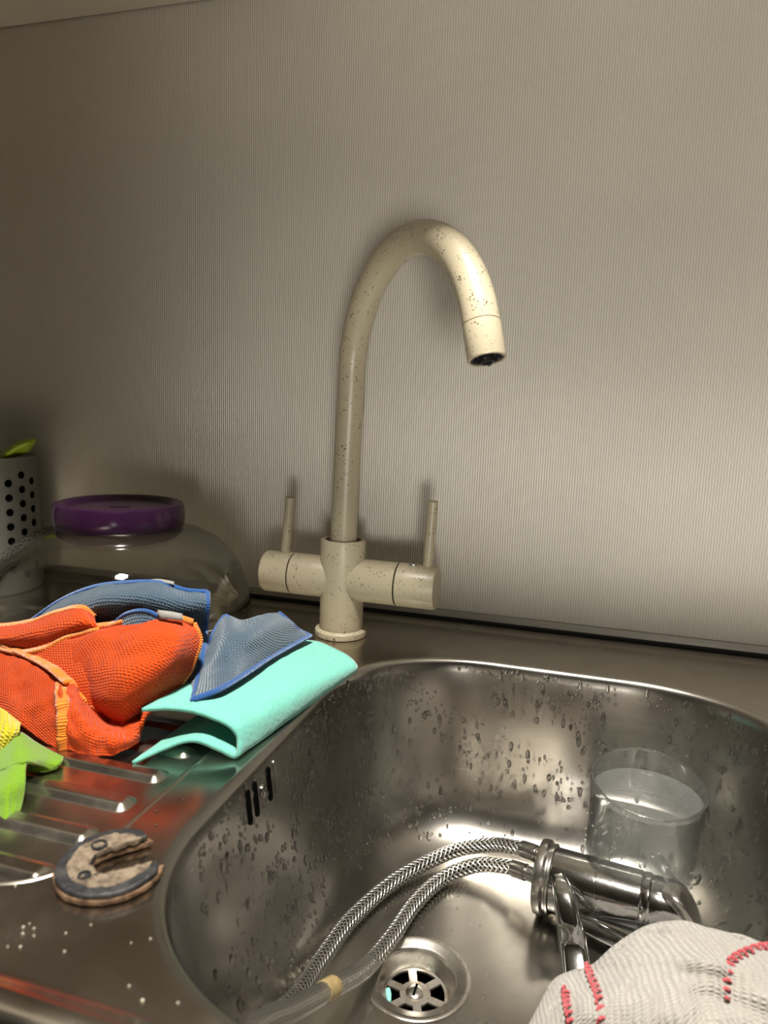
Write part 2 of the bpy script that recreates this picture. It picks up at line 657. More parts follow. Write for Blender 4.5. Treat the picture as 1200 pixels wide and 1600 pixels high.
# ------------------------------------------------------------------ the setting
# ribbed splashback panel: a real corrugated profile, extruded upwards
def ribbed_wall():
    x0, x1, pitch, depth = -1.3, 1.3, 0.00235, 0.00070
    n = int((x1 - x0) / pitch)
    v, f = [], []
    z0, z1 = 0.0046, 0.604
    prof = [(0.0, 0.0), (0.18, -1.0), (0.50, -1.0), (0.68, 0.0)]
    for i in range(n):
        for t, d in prof:
            x = x0 + (i + t) * pitch
            v.append((x, d * depth, z0))
            v.append((x, d * depth, z1))
    for i in range(len(v) // 2 - 1):
        f.append((2 * i, 2 * i + 2, 2 * i + 3, 2 * i + 1))
    b = len(v)
    e = b - 2
    v += [(x0, 0.012, z0), (x0, 0.012, z1), (x1, 0.012, z0), (x1, 0.012, z1)]
    f.append((b + 2, b, b + 1, b + 3))
    return struct(finish('wall_back', v, f, 'panel', smooth=True, sharp=60))
ribbed_wall()

struct(box('shade_strip_1', -1.3, 1.3, -0.0022, 0.0, 0.0046, 0.0120, 'shade_strip', bevel=0.0006))  # strip of darker colour for the rim's shadow along the panel foot
struct(box('shade_strip_2', -1.3, 1.3, -0.0012, 0.012, -0.002, 0.0046, 'gap'))  # black strip put in as the darkness of the gap under the panel
struct(box('wall_upper', -1.6, 1.9, 0.012, 0.05, -0.9, 1.6, 'room_wall'))
struct(box('wall_left', -1.65, -1.6, -3.2, 0.05, -0.9, 1.6, 'room_wall'))
struct(box('wall_right', 1.9, 1.95, -3.2, 0.05, -0.9, 1.6, 'room_wall'))
struct(box('wall_front', -1.65, 1.95, -3.25, -3.2, -0.9, 1.6, 'room_wall'))
struct(box('floor', -1.65, 1.95, -3.25, 0.05, -0.95, -0.9, 'room_floor'))
struct(box('ceiling', -1.65, 1.95, -3.25, 0.05, 1.6, 1.65, 'room_wall'))

# overhead cabinet: only its underside shows
cab = thing('wall_cabinet', 'pale beige underside of the overhead cabinet above the ribbed panel', 'cabinet', (-0.2, -0.15, 0.602))
box('bottom_panel', -1.2, 1.2, -0.30, -0.0022, 0.602, 0.620, 'cabinet', cab, 0.001)
box('back_panel', -1.2, 1.2, -0.012, -0.0022, 0.620, 1.25, 'cabinet', cab)
for k in range(4):
    box('cabinet_door', -1.2 + 0.6 * k + 0.002, -0.6 + 0.6 * k - 0.002, -0.318, -0.301, 0.600, 1.25, 'cabinet', cab, 0.002)

# ------------------------------------------------------------------ the sink
sink = thing('kitchen_sink', 'brushed stainless steel sink with deep rounded basin and ridged drainer', 'sink', (0.2, -0.3, 0.0))
BX0, BX1, BY0, BY1, BR = 0.034, 0.366, -0.493, -0.1025, 0.112
N_RIM = 128

def rounded_rect(x0, x1, y0, y1, r, per=32, power=2.15, sides=0):
    pts = []
    for cx, cy, a0 in ((x1 - r, y1 - r, 0), (x0 + r, y1 - r, 90), (x0 + r, y0 + r, 180), (x1 - r, y0 + r, 270)):
        for k in range(per):
            a = math.radians(a0 + 90.0 * k / (per - 1))
            c, s = math.cos(a), math.sin(a)
            e = 2.0 / power
            pts.append((cx + r * math.copysign(abs(c) ** e, c), cy + r * math.copysign(abs(s) ** e, s)))
    if not sides:
        return pts
    out = []
    for i in range(len(pts)):
        a, b = pts[i], pts[(i + 1) % len(pts)]
        out.append(a)
        if i % per == per - 1:
            for k in range(1, sides):
                t = k / sides
                out.append((a[0] + (b[0] - a[0]) * t, a[1] + (b[1] - a[1]) * t))
    return out

def basin_ring(off, z):
    return [Vector((x, y, z)) for x, y in rounded_rect(BX0 + off, BX1 - off, BY0 + off, BY1 - off, max(BR - off * 0.75, 0.03), 32, 2.15, 14)]

DRAIN = Vector((0.1287, -0.2836, -0.1510))
FLOOR_Z = -0.150
BASIN_PROFILE = [(-0.0050, 0.0), (-0.0030, -0.0002), (-0.0012, -0.0010), (0.0003, -0.0026), (0.0014, -0.0052), (0.0024, -0.011), (0.0048, -0.030), (0.0080, -0.060),
                 (0.0115, -0.090), (0.0150, -0.108), (0.0200, -0.1225), (0.0270, -0.1340), (0.0360, -0.1420), (0.0460, -0.1470), (0.0580, -0.1492), (0.0720, -0.1497)]

def wall_z(off):
    """basin floor height at an inward offset"""
    for (a, za), (b, zb) in zip(BASIN_PROFILE, BASIN_PROFILE[1:]):
        if a <= off <= b:
            return za + (zb - za) * (off - a) / (b - a)
    return FLOOR_Z

def build_basin():
    rings = [basin_ring(o, z) for o, z in BASIN_PROFILE]
    hole = []
    last = rings[-1]
    for p in last:
        d = Vector((p.x - DRAIN.x, p.y - DRAIN.y, 0)).normalized()
        hole.append(Vector((DRAIN.x, DRAIN.y, -0.1512)) + d * 0.0335)
    for t in (0.3, 0.6, 0.85, 1.0):
        rings.append([a.lerp(b, t) for a, b in zip(last, hole)])
    v, f = [], []
    for r in rings:
        v += r
    n = len(rings[0])
    for i in range(len(rings) - 1):
        for k in range(n):
            f.append((i * n + k, (i + 1) * n + k, (i + 1) * n + (k + 1) % n, i * n + (k + 1) % n))
    return finish('basin', v, f, 'basin', sink, sharp=60)
basin = build_basin()

# deck: flat pressed sheet with raised front and back lips, holes for basin and drainer
DX0, DX1 = -0.62, 0.47
DRY0, DRY1, DRX0, DRX1 = -0.464, -0.115, -0.59, 0.004

def fill_loops(loops):
    bm = bmesh.new()
    edges = []
    for lp in loops:
        vs_ = [bm.verts.new(p) for p in lp]
        for a, b in zip(vs_, vs_[1:] + vs_[:1]):
            edges.append(bm.edges.new((a, b)))
    bmesh.ops.triangle_fill(bm, use_beauty=True, use_dissolve=False, edges=edges)
    bmesh.ops.recalc_face_normals(bm, faces=bm.faces)
    for fc in bm.faces:
        if fc.normal.z < 0:
            fc.normal_flip()
    bm.verts.index_update()
    v = [x.co.copy() for x in bm.verts]
    f = [tuple(y.index for y in x.verts) for x in bm.faces]
    bm.free()
    return v, f

def build_deck():
    dry = lambda off, z: [Vector((x, y, z)) for x, y in rounded_rect(DRX0 + off, DRX1 - off, DRY0 + off, DRY1 - off, 0.045 - off, 16)]
    outer = [Vector((DX0, -0.497, 0)), Vector((DX1, -0.497, 0)), Vector((DX1, -0.026, 0)), Vector((DX0, -0.026, 0))]
    rim = [p.copy() for p in basin_ring(-0.0050, 0.0)]
    parts = []
    v, f = fill_loops([outer, rim, dry(0, 0)])
    parts.append((v, f, [(0, 0)] * len(v)))
    # drainer step
    rings = [dry(0, 0), dry(0.0008, 0.0005), dry(0.0016, 0.0006), dry(0.0024, 0.0004), dry(0.0038, -0.0010), dry(0.0052, -0.0018)]
    v, f = [], []
    for r in rings:
        v += r
    n = len(rings[0])
    for i in range(len(rings) - 1):
        for k in range(n):
            f.append((i * n + k, i * n + (k + 1) % n, (i + 1) * n + (k + 1) % n, (i + 1) * n + k)[::-1])
    parts.append((v, f, [(0, 0)] * len(v)))
    v, f = fill_loops([rings[-1]])
    parts.append((v, f, [(0, 0)] * len(v)))
    # lips, as profiles along x
    for prof in ([(-0.497, 0.0), (-0.5, 0.0004), (-0.5025, 0.0016), (-0.5050, 0.0040), (-0.5075, 0.0056), (-0.5105, 0.0062), (-0.516, 0.0058), (-0.5195, 0.0038), (-0.521, 0.0), (-0.521, -0.012)],
                 [(-0.026, 0.0), (-0.022, 0.0003), (-0.017, 0.0014), (-0.012, 0.0018), (-0.004, 0.0020), (-0.0026, 0.0014), (-0.0024, -0.004)]):
        v, f = [], []
        for y, z in prof:
            v += [Vector((DX0, y, z)), Vector((DX1, y, z))]
        for i in range(len(prof) - 1):
            q = (2 * i, 2 * i + 1, 2 * i + 3, 2 * i + 2)
            f.append(q[::-1] if prof[0][0] < -0.3 else q)
        parts.append((v, f, [(0, 0)] * len(v)))
    v, f, _ = join_data(parts)
    bm = bmesh.new()
    vv = [bm.verts.new(p) for p in v]
    for q in f:
        bm.faces.new([vv[i] for i in q])
    bmesh.ops.remove_doubles(bm, verts=bm.verts, dist=0.00002)
    return from_bm('deck', bm, 'steel', sink, sharp=50, weighted=True)
build_deck()

def ridge(x0, x1, y0, y1, z, h, name='drainer_ridge'):
    def ring(off, zz):
        return [Vector((x, y, zz)) for x, y in rounded_rect(x0 + off, x1 - off, y0 + off, y1 - off, max(0.0060 - off, 0.0006), 5, 2.0)]
    rings = [ring(0, z), ring(0.0008, z + h * 0.10), ring(0.0020, z + h * 0.42), ring(0.0034, z + h * 0.76), ring(0.0046, z + h * 0.95), ring(0.0056, z + h)]
    v, f = [], []
    for r in rings:
        v += r
    n = len(rings[0])
    for i in range(len(rings) - 1):
        for k in range(n):
            f.append((i * n + k, i * n + (k + 1) % n, (i + 1) * n + (k + 1) % n, (i + 1) * n + k))
    f.append(tuple((len(rings) - 1) * n + k for k in range(n)))
    return finish(name, v, f, 'steel', sink, sharp=50, weighted=True)
for k in range(10):
    yc = -0.4465 + 0.0302 * k
    ridge(-0.55, -0.0070, yc - 0.0085, yc + 0.0075, -0.0018, 0.0030)

# overflow slots and rivet on the basin's left wall
def wall_point(y, z):
    for (a, za), (b, zb) in zip(BASIN_PROFILE, BASIN_PROFILE[1:]):
        if zb <= z <= za:
            return Vector((BX0 + a + (b - a) * (za - z) / (za - zb), y, z))
    return Vector((BX0 + 0.005, y, z))

def slot(y, z0, z1, w_, material='dark', name='overflow_slot'):
    v, f = [], []
    pts = []
    for k in range(9):
        a = PI * k / 8
        pts.append((y + w_ * math.cos(a), z1 - w_ + w_ * math.sin(a)))
    for k in range(9):
        a = PI + PI * k / 8
        pts.append((y + w_ * math.cos(a), z0 + w_ + w_ * math.sin(a)))
    n = len(pts)
    for d in (-0.0006, 0.0007):
        for yy, zz in pts:
            p = wall_point(yy, zz)
            v.append(Vector((p.x + d, yy, zz)))
    f.append(tuple(range(n, 2 * n)))
    for k in range(n):
        f.append((k, (k + 1) % n, n + (k + 1) % n, n + k))
    return finish(name, v, f, material, sink, smooth=False)
SLOTS = [(-0.3405, 'dark'), (-0.3315, 'dark'), (-0.3135, 'dark'), (-0.3045, 'chrome_dull')]
for y, mm in SLOTS:
    slot(y, -0.0300, -0.0085, 0.0022, mm)
pr = wall_point(-0.3225, -0.019)
lathe('overflow_rivet', [(0.0042, -0.001), (0.0042, 0.0004), (0.0036, 0.0013), (0.002, 0.0019), (0, 0.0021)], 'chrome', sink, 20, pr, (1, 0, 0.15))

# drain: flange, strainer plate with six openings, slotted screw
dc = Vector((DRAIN.x, DRAIN.y, -0.1512))
lathe('drain_flange', [(0.0352, -0.0004), (0.0352, 0.0008), (0.0345, 0.0012), (0.0325, 0.0012), (0.0312, 0.0004), (0.0270, -0.0004), (0.0258, -0.0012), (0.0246, -0.0035), (0.0222, -0.0095), (0.0212, -0.0120), (0.0205, -0.0128)],
      'drain', sink, 64, dc)
lathe('drain_cup', [(0.0212, -0.0121), (0.0205, -0.045), (0.0, -0.047)], 'dark', sink, 32, dc)

def strainer():
    loops = []
    circ = lambda r, a0, a1, k: [Vector((r * math.cos(a0 + (a1 - a0) * i / k), r * math.sin(a0 + (a1 - a0) * i / k), 0)) for i in range(k + 1)]
    loops.append(circ(0.0213, 0, 2 * PI * 47 / 48, 47))
    for k in range(6):
        a = math.radians(20 + 60 * k)
        ro, ri = 0.0192, 0.0100
        wo, wi = math.radians(22), math.radians(15)
        lp = circ(ro, a - wo, a + wo, 8) + list(reversed(circ(ri, a - wi, a + wi, 5)))
        loops.append(lp)
    v, f = fill_loops(loops)
    nb = len(v)
    # thickness: copy below and close the edges
    bm = bmesh.new()
    vv = [bm.verts.new(p) for p in v]
    for q in f:
        bm.faces.new([vv[i] for i in q])
    bmesh.ops.remove_doubles(bm, verts=bm.verts, dist=1e-6)
    ge = bmesh.ops.extrude_face_region(bm, geom=list(bm.faces))
    for x in ge['geom']:
        if isinstance(x, bmesh.types.BMVert):
            x.co.z += 0.0014
    bmesh.ops.recalc_face_normals(bm, faces=bm.faces)
    for x in bm.verts:
        x.co += dc + Vector((0, 0, -0.0137))
    return from_bm('strainer_plate', bm, 'rust_stain', sink, sharp=30)
strainer()
lathe('strainer_screw', [(0.0062, 0), (0.0062, 0.0010), (0.0050, 0.0022), (0.0025, 0.0028), (0, 0.0029)], 'drain', sink, 32, dc + Vector((0, 0, -0.0123)))
box('screw_slot', dc.x - 0.0008, dc.x + 0.0008, dc.y - 0.0048, dc.y + 0.0048, dc.z - 0.0108, dc.z - 0.0093, 'dark', sink)
sc = finish('teal_scrap', *lathe_data([(0, 0), (0.0016, 0.001), (0.0019, 0.005), (0.0012, 0.010), (0, 0.011)], 10, dc + Vector((-0.0175, -0.0035, -0.0108)), (0.35, -0.9, 0.0)), 'scrap')
tag(sc, 'tiny teal scrap lying on the drain strainer', 'scrap')

# worktops beyond the sink
tag(box('worktop', 0.472, 1.3, -0.60, -0.003, -0.04, -0.001, 'counter', bevel=0.002), 'dark worktop to the right of the steel sink', 'worktop')
tag(box('worktop', -1.3, -0.622, -0.60, -0.003, -0.04, -0.001, 'counter', bevel=0.002), 'dark worktop to the left of the steel sink', 'worktop')

# ------------------------------------------------------------------ faucet
fa = thing('kitchen_faucet', 'speckled cream kitchen faucet with high arched spout and two side levers', 'faucet', (0, -0.08, 0))
FX = Vector((0, -0.08, 0))
lathe('base_ring', [(0, 0.0005), (0.0240, 0.0005), (0.0245, 0.0015), (0.0242, 0.0055), (0.0228, 0.0068), (0.0205, 0.0072)], 'faucet', fa, 56, FX)
body_v, body_f = lathe_data([(0.0198, 0.004), (0.0202, 0.006), (0.0202, 0.030), (0.0206, 0.045), (0.0208, 0.060), (0.0210, 0.088), (0.0206, 0.0900), (0.0190, 0.0902), (0.0165, 0.0902), (0.0163, 0.0890), (0.0163, 0.086)], 56, FX)
finish('body', body_v, body_f, 'faucet', fa)
AX_Z = 0.0535
ax_c = FX + Vector((0, 0, AX_Z))
lathe('valve_arm', [(0.0150, 0.0), (0.0194, 0.012), (0.0194, 0.0475), (0.0188, 0.0480)], 'faucet', fa, 48, ax_c, (-1, 0, 0))
lathe('valve_arm', [(0.0150, 0.0), (0.0196, 0.012), (0.0196, 0.0525), (0.0190, 0.0530)], 'faucet', fa, 48, ax_c, (1, 0, 0))
# body-to-arm fillet
lathe('valve_gap', [(0.0180, 0.0472), (0.0180, 0.0500)], 'dark', fa, 40, ax_c, (-1, 0, 0))
lathe('valve_gap', [(0.0182, 0.0522), (0.0182, 0.0545)], 'dark', fa, 40, ax_c, (1, 0, 0))
hl = lathe('valve_cap', [(0.0188, 0.0490), (0.0194, 0.0496), (0.0194, 0.0745), (0.0186, 0.0765), (0.0, 0.0768)], 'faucet', fa, 48, ax_c, (-1, 0, 0))
hr = lathe('valve_cap', [(0.0190, 0.0540), (0.0197, 0.0546), (0.0197, 0.0880), (0.0192, 0.0892), (0.0, 0.0895)], 'faucet', fa, 48, ax_c, (1, 0, 0))
def lever(parent, base, top):
    b, t = Vector(base), Vector(top)
    L = (t - b).length
    lathe('lever', [(0.0046, -0.004), (0.0046, L - 0.0008), (0.0040, L), (0, L)], 'faucet', parent, 24, b, t - b)
lever(hl, (-0.0572, -0.080, 0.0720), (-0.0535, -0.080, 0.1255))
lever(hr, (0.0800, -0.080, 0.0720), (0.0823, -0.080, 0.1315))
lathe('screw_cover', [(0.0042, -0.001), (0.0042, 0.0008), (0.0034, 0.0016), (0.0030, 0.0010), (0.0, 0.0010)], 'chrome', hr, 24, (0.0675, -0.082, 0.0728), (0, -0.08, 1))

SPH = math.radians(44.5)
sd = Vector((math.sin(SPH), -math.cos(SPH), 0))
def sp(s, z):
    return FX + sd * s + Vector((0, 0, z))
R_ARC, S_C, Z_C = 0.0975, 0.1045, 0.2355
path = [sp(0.0, 0.080), sp(0.0005, 0.100), sp(0.002, 0.140), sp(0.0038, 0.180), sp(0.0060, 0.212)]
for k in range(0, 41):
    a = math.radians(180 - 161.5 * k / 40)
    path.append(sp(S_C + R_ARC * math.cos(a), Z_C + R_ARC * math.sin(a) * 1.02))
fine = spline(path, 140)
cut = 141
tube('spout', fine[:cut], 0.0122, 'faucet', fa, n=32)
end_dir = (fine[-1] - fine[-3]).normalized()
# outlet sleeve and black aerator
ec = fine[cut - 1]
slv = lathe('outlet_sleeve', [(0.0118, 0.0), (0.0118, 0.0006), (0.0124, 0.0010), (0.0126, 0.0240), (0.0122, 0.0248), (0.0108, 0.0248), (0.0106, 0.0215)], 'faucet', fa, 40, ec, end_dir)
lathe('aerator', [(0.0107, 0.0200), (0.0107, 0.0243), (0.0085, 0.0243), (0.0080, 0.0225), (0.0050, 0.0225), (0.0048, 0.0268), (0.0030, 0.0272), (0.0028, 0.0240), (0, 0.0240)], 'black', slv, 32, ec, end_dir)
for k in range(4):
    a = PI / 4 + k * PI / 2
    ref = sd.cross(Vector((0, 0, 1)))
    o2 = end_dir.cross(ref).normalized()
    q = ec + end_dir * 0.0225 + (math.cos(a) * ref + math.sin(a) * o2) * 0.0075
    lathe('aerator_nub', [(0.0014, 0), (0.0014, 0.0034), (0.0008, 0.0040), (0, 0.0040)], 'black', slv, 10, q, end_dir)

# ------------------------------------------------------------------ upturned glass bowl
bc = Vector((-0.2020, -0.130, 0.0))
bowl = thing('glass_bowl', 'upturned clear glass bowl with a round purple base behind the cloths', 'bowl', bc)
BS = 1.0
outer = [(0.1290, 0.0010), (0.1300, 0.0100), (0.1292, 0.0240), (0.1262, 0.0400), (0.1200, 0.0570), (0.1100, 0.0735), (0.0960, 0.0865), (0.0800, 0.0950), (0.0660, 0.0990), (0.0600, 0.1005)]
outer = [(r * 0.925, z * 0.93) for r, z in outer]
inner = [(r - 0.0026, z - 0.0022) for r, z in outer]
inner[0] = (outer[0][0] - 0.0028, 0.0010)
prof = outer + [(0.0, 0.0935)] + [(0.0, 0.0913)] + list(reversed(inner)) + [outer[0]]
lathe('bowl_shell', prof, 'bowl_glass', bowl, 72, bc)
pb = lathe('bowl_base', [(r * 0.925, z - 0.0070) for r, z in [(0.0, 0.1010), (0.0605, 0.1010), (0.0622, 0.1030), (0.0628, 0.1100), (0.0622, 0.1195), (0.0606, 0.1225), (0.0575, 0.1235), (0.0535, 0.1228), (0.0510, 0.1205), (0.0495, 0.1195), (0.0200, 0.1195), (0.0100, 0.1192), (0.0, 0.1192)]], 'purple', bowl, 72, bc)
lathe('centre_mark', [(0.0085, 0.1123), (0.0085, 0.1128), (0.0060, 0.1130), (0.0, 0.1128)], 'purple', pb, 24, bc)

# ------------------------------------------------------------------ perforated utensil holder and lime spatula
hc = Vector((-0.4250, -0.075, 0.0))
hold = thing('utensil_holder', 'grey metal utensil holder punched with round holes at the left edge', 'holder', hc)
hp = [(0.0, 0.0010), (0.0640, 0.0010), (0.0645, 0.0020), (0.0608, 0.1435), (0.0612, 0.1450), (0.0600, 0.1450), (0.0596, 0.1435), (0.0630, 0.0035), (0.0, 0.0035)]
lathe('holder_wall', hp, 'holder', hold, 64, hc)
hole_v, hole_f = lathe_data([(0.0040, -0.0006), (0.0040, 0.0004), (0.0, 0.0004)], 14)
hole_me = None
for c in range(24):
    a = 2 * PI * c / 24
    for r_ in range(8):
        z = 0.020 + r_ * 0.0152 + (0.0076 if c % 2 else 0)
        if z > 0.132:
            continue
        rad = 0.0645 + (0.0608 - 0.0645) * (z - 0.002) / 0.1415
        d = Vector((math.cos(a), math.sin(a), 0.026)).normalized()
        if d.y > 0.35:
            continue
        if hole_me is None:
            o = finish('punched_hole', hole_v, hole_f, 'dark', hold, smooth=False)
            hole_me = o.data
        else:
            o = bpy.data.objects.new('punched_hole', hole_me)
            C.objects.link(o)
            o.parent = hold
            o.matrix_parent_inverse = hold.matrix_world.inverted()
        o.rotation_euler = d.to_track_quat('Z', 'Y').to_euler()
        o.location = hc + Vector((math.cos(a) * rad, math.sin(a) * rad, z))

sp_rows = [[(-0.4127, -0.0700, 0.1357), (-0.3950, -0.0700, 0.1470), (-0.3735, -0.0700, 0.1590), (-0.3593, -0.0700, 0.1638), (-0.3486, -0.0700, 0.1649)],
           [(-0.3979, -0.0850, 0.1301), (-0.3777, -0.0880, 0.1429), (-0.3548, -0.0900, 0.1562), (-0.3428, -0.0880, 0.1613), (-0.3388, -0.0800, 0.1644)],
           [(-0.4237, -0.0600, 0.1196), (-0.4054, -0.0600, 0.1369), (-0.3836, -0.0600, 0.1450), (-0.3692, -0.0600, 0.1492), (-0.3576, -0.0650, 0.1569)]]
spat = thing('serving_spoon', 'lime green plastic spoon head sticking out of the grey utensil holder', 'spoon', (-0.40, -0.07, 0.13))
cloth('spoon_head', [patch_data(sp_rows, 24, 12)], 'lime', spat, 0.0024)
tube('spoon_handle', spline([(-0.385, -0.075, 0.142), (-0.405, -0.073, 0.075), (-0.415, -0.072, 0.0045)], 12), 0.0042, 'lime', spat, n=12)

# ------------------------------------------------------------------ cloths
# mint sponge cloth, folded in half with the fold towards the basin
tl = thing('folded_cloth', 'mint green sponge cloth folded in half at the edge of the basin', 'cloth', (0.0, -0.24, 0.0))
front = [(-0.0360, -0.3361, 0.0260), (-0.0234, -0.3284, 0.0260), (-0.0092, -0.3243, 0.0245), (0.0076, -0.3234, 0.0215), (0.0173, -0.3238, 0.0180), (0.0217, -0.3240, 0.0115), (0.0221, -0.3278, 0.0028), (0.0105, -0.3284, 0.0055), (-0.0060, -0.3298, 0.0090), (-0.0199, -0.3388, 0.0055), (-0.0306, -0.3537, 0.0020)]
back = [(-0.0244, -0.1600, 0.0160), (-0.0105, -0.1545, 0.0155), (0.0046, -0.1504, 0.0145), (0.0235, -0.1585, 0.0130), (0.0378, -0.1661, 0.0110), (0.0457, -0.1715, 0.0070), (0.0440, -0.1722, 0.0022), (0.0364, -0.1705, 0.0016), (0.0190, -0.1678, 0.0014), (0.0007, -0.1642, 0.0014), (-0.0249, -0.1583, 0.0014)]
front = [Vector(p) for p in front]
back = [Vector(p) for p in back]
rows = []
for t in (0.0, 0.2, 0.4, 0.6, 0.8, 1.0):
    row = []
    for i, (a, b) in enumerate(zip(front, back)):
        p = a.lerp(b, t)
        if i < 6:
            p.z += 0.003 * math.sin(PI * t)
        row.append(p)
    rows.append(row)
cloth('folded_sheet', [patch_data(rows, 60, 50, 0.0007, 3.0, 90.0)], 'teal', tl, 0.0024)

# blue cloth lying on the mint one
bl = thing('microfibre_cloth', 'grey-blue microfibre cloth with blue hem lying on the mint cloth', 'cloth', (-0.04, -0.2, 0.0))
b_top = [(-0.0388, -0.2569, 0.0400), (-0.0520, -0.2074, 0.0460), (-0.0348, -0.2109, 0.0460), (-0.0257, -0.1997, 0.0480), (-0.0236, -0.1677, 0.0420)]
b_m1 = [(-0.0303, -0.2766, 0.0340), (-0.0255, -0.2555, 0.0460), (-0.0123, -0.2444, 0.0480), (-0.0092, -0.2173, 0.0460), (-0.0109, -0.1717, 0.0360)]
b_m2 = [(-0.0215, -0.2963, 0.0300), (-0.0150, -0.2788, 0.0360), (-0.0069, -0.2549, 0.0380), (-0.0039, -0.2228, 0.0370), (-0.0064, -0.1647, 0.0280)]
b_bot = [(-0.0149, -0.3134, 0.0270), (-0.0040, -0.2985, 0.0300), (-0.0009, -0.2665, 0.0300), (-0.0015, -0.2244, 0.0275), (0.0011, -0.1595, 0.0230)]
fl_t = [(-0.0592, -0.2503, 0.0400), (-0.0608, -0.2337, 0.0420), (-0.0594, -0.2214, 0.0420)]
fl_m = [(-0.0563, -0.2700, 0.0280), (-0.0393, -0.2795, 0.0360), (-0.0351, -0.2667, 0.0400)]
fl_n = [(-0.0574, -0.2762, 0.0180), (-0.0393, -0.2874, 0.0240), (-0.0264, -0.2888, 0.0300)]
fl_b = [(-0.0574, -0.2795, 0.0100), (-0.0374, -0.2937, 0.0160), (-0.0144, -0.3142, 0.0270)]
cloth('blue_sheet', [patch_data([b_top, b_m1, b_m2, b_bot], 44, 36, 0.0016, 1.0, 55.0), patch_data([fl_t, fl_m, fl_n, fl_b], 20, 30, 0.001, 2.0, 60.0)], 'blue', bl)
hem(bl, b_bot, 'blue_hem')
hem(bl, [b_top[4], b_m1[4], b_m2[4], b_bot[4]], 'blue_hem', 0.0018)
hem(bl, [fl_t[2], fl_m[2], fl_n[2], fl_b[2]], 'blue_hem', 0.0020)
hem(bl, [b_top[0], b_top[1], (-0.0412, -0.2171, 0.0460)], 'blue_hem', 0.0020)
hem(bl, fl_b, 'blue_hem', 0.0018)

# blue cloth bunched against the bowl
bb = thing('microfibre_cloth', 'dark blue microfibre cloth bunched against the glass bowl behind the orange cloth', 'cloth', (-0.13, -0.26, 0.0))
q_top = [(-0.1762, -0.2720, 0.0454), (-0.1490, -0.2700, 0.0645), (-0.1217, -0.2680, 0.0770), (-0.0928, -0.2660, 0.0829), (-0.0708, -0.2640, 0.0843), (-0.0542, -0.2580, 0.0795), (-0.0417, -0.2500, 0.0776)]
q_m = [(-0.1510, -0.2850, 0.0476), (-0.1280, -0.2860, 0.0618), (-0.1041, -0.2860, 0.0728), (-0.0799, -0.2840, 0.0782), (-0.0603, -0.2800, 0.0780), (-0.0456, -0.2720, 0.0740), (-0.0348, -0.2620, 0.0722)]
q_b = [(-0.1540, -0.2760, 0.0310), (-0.1326, -0.2780, 0.0440), (-0.1093, -0.2800, 0.0522), (-0.0847, -0.2780, 0.0556), (-0.0639, -0.2750, 0.0541), (-0.0495, -0.2660, 0.0532), (-0.0398, -0.2560, 0.0518)]
q_c = [(-0.1604, -0.2700, 0.0034), (-0.1388, -0.2720, 0.0073), (-0.1167, -0.2720, 0.0106), (-0.0912, -0.2700, 0.0135), (-0.0690, -0.2680, 0.0160), (-0.0546, -0.2580, 0.0154), (-0.0433, -0.2500, 0.0179)]
l_top = [(-0.0896, -0.2940, 0.0588), (-0.0759, -0.2960, 0.0699), (-0.0612, -0.2960, 0.0742), (-0.0508, -0.2930, 0.0694), (-0.0464, -0.2880, 0.0602)]
l_bot = [(-0.0934, -0.2920, 0.0487), (-0.0722, -0.3000, 0.0606), (-0.0577, -0.3000, 0.0628), (-0.0470, -0.2960, 0.0595), (-0.0446, -0.2880, 0.0516)]
cloth('blue_sheet', [patch_data([q_top, q_m, q_b, q_c], 50, 26, 0.0016, 6.0, 60.0), patch_data([l_top, l_bot], 24, 8, 0.0005, 4.0)], 'blue', bb)
hem(bb, q_top, 'blue_hem')
hem(bb, [q_top[6], q_m[6], q_b[6]], 'blue_hem', 0.0020)
hem(bb, l_top, 'blue_hem', 0.0020)
t1 = patch_data([[(-0.0809, -0.2620, 0.0851), (-0.0721, -0.2620, 0.0864), (-0.0608, -0.2620, 0.0858)], [(-0.0796, -0.2640, 0.0838), (-0.0705, -0.2645, 0.0853), (-0.0596, -0.2640, 0.0841)]], 8, 2)
t2 = patch_data([[(-0.0516, -0.2960, 0.0758), (-0.0437, -0.2950, 0.0756), (-0.0356, -0.2920, 0.0740)], [(-0.0489, -0.2980, 0.0702), (-0.0415, -0.2970, 0.0708), (-0.0339, -0.2940, 0.0704)]], 8, 2)
cloth('care_tag', [t1], 'tag', bb, 0.0006)
cloth('care_tag', [t2], 'tag', bb, 0.0006)

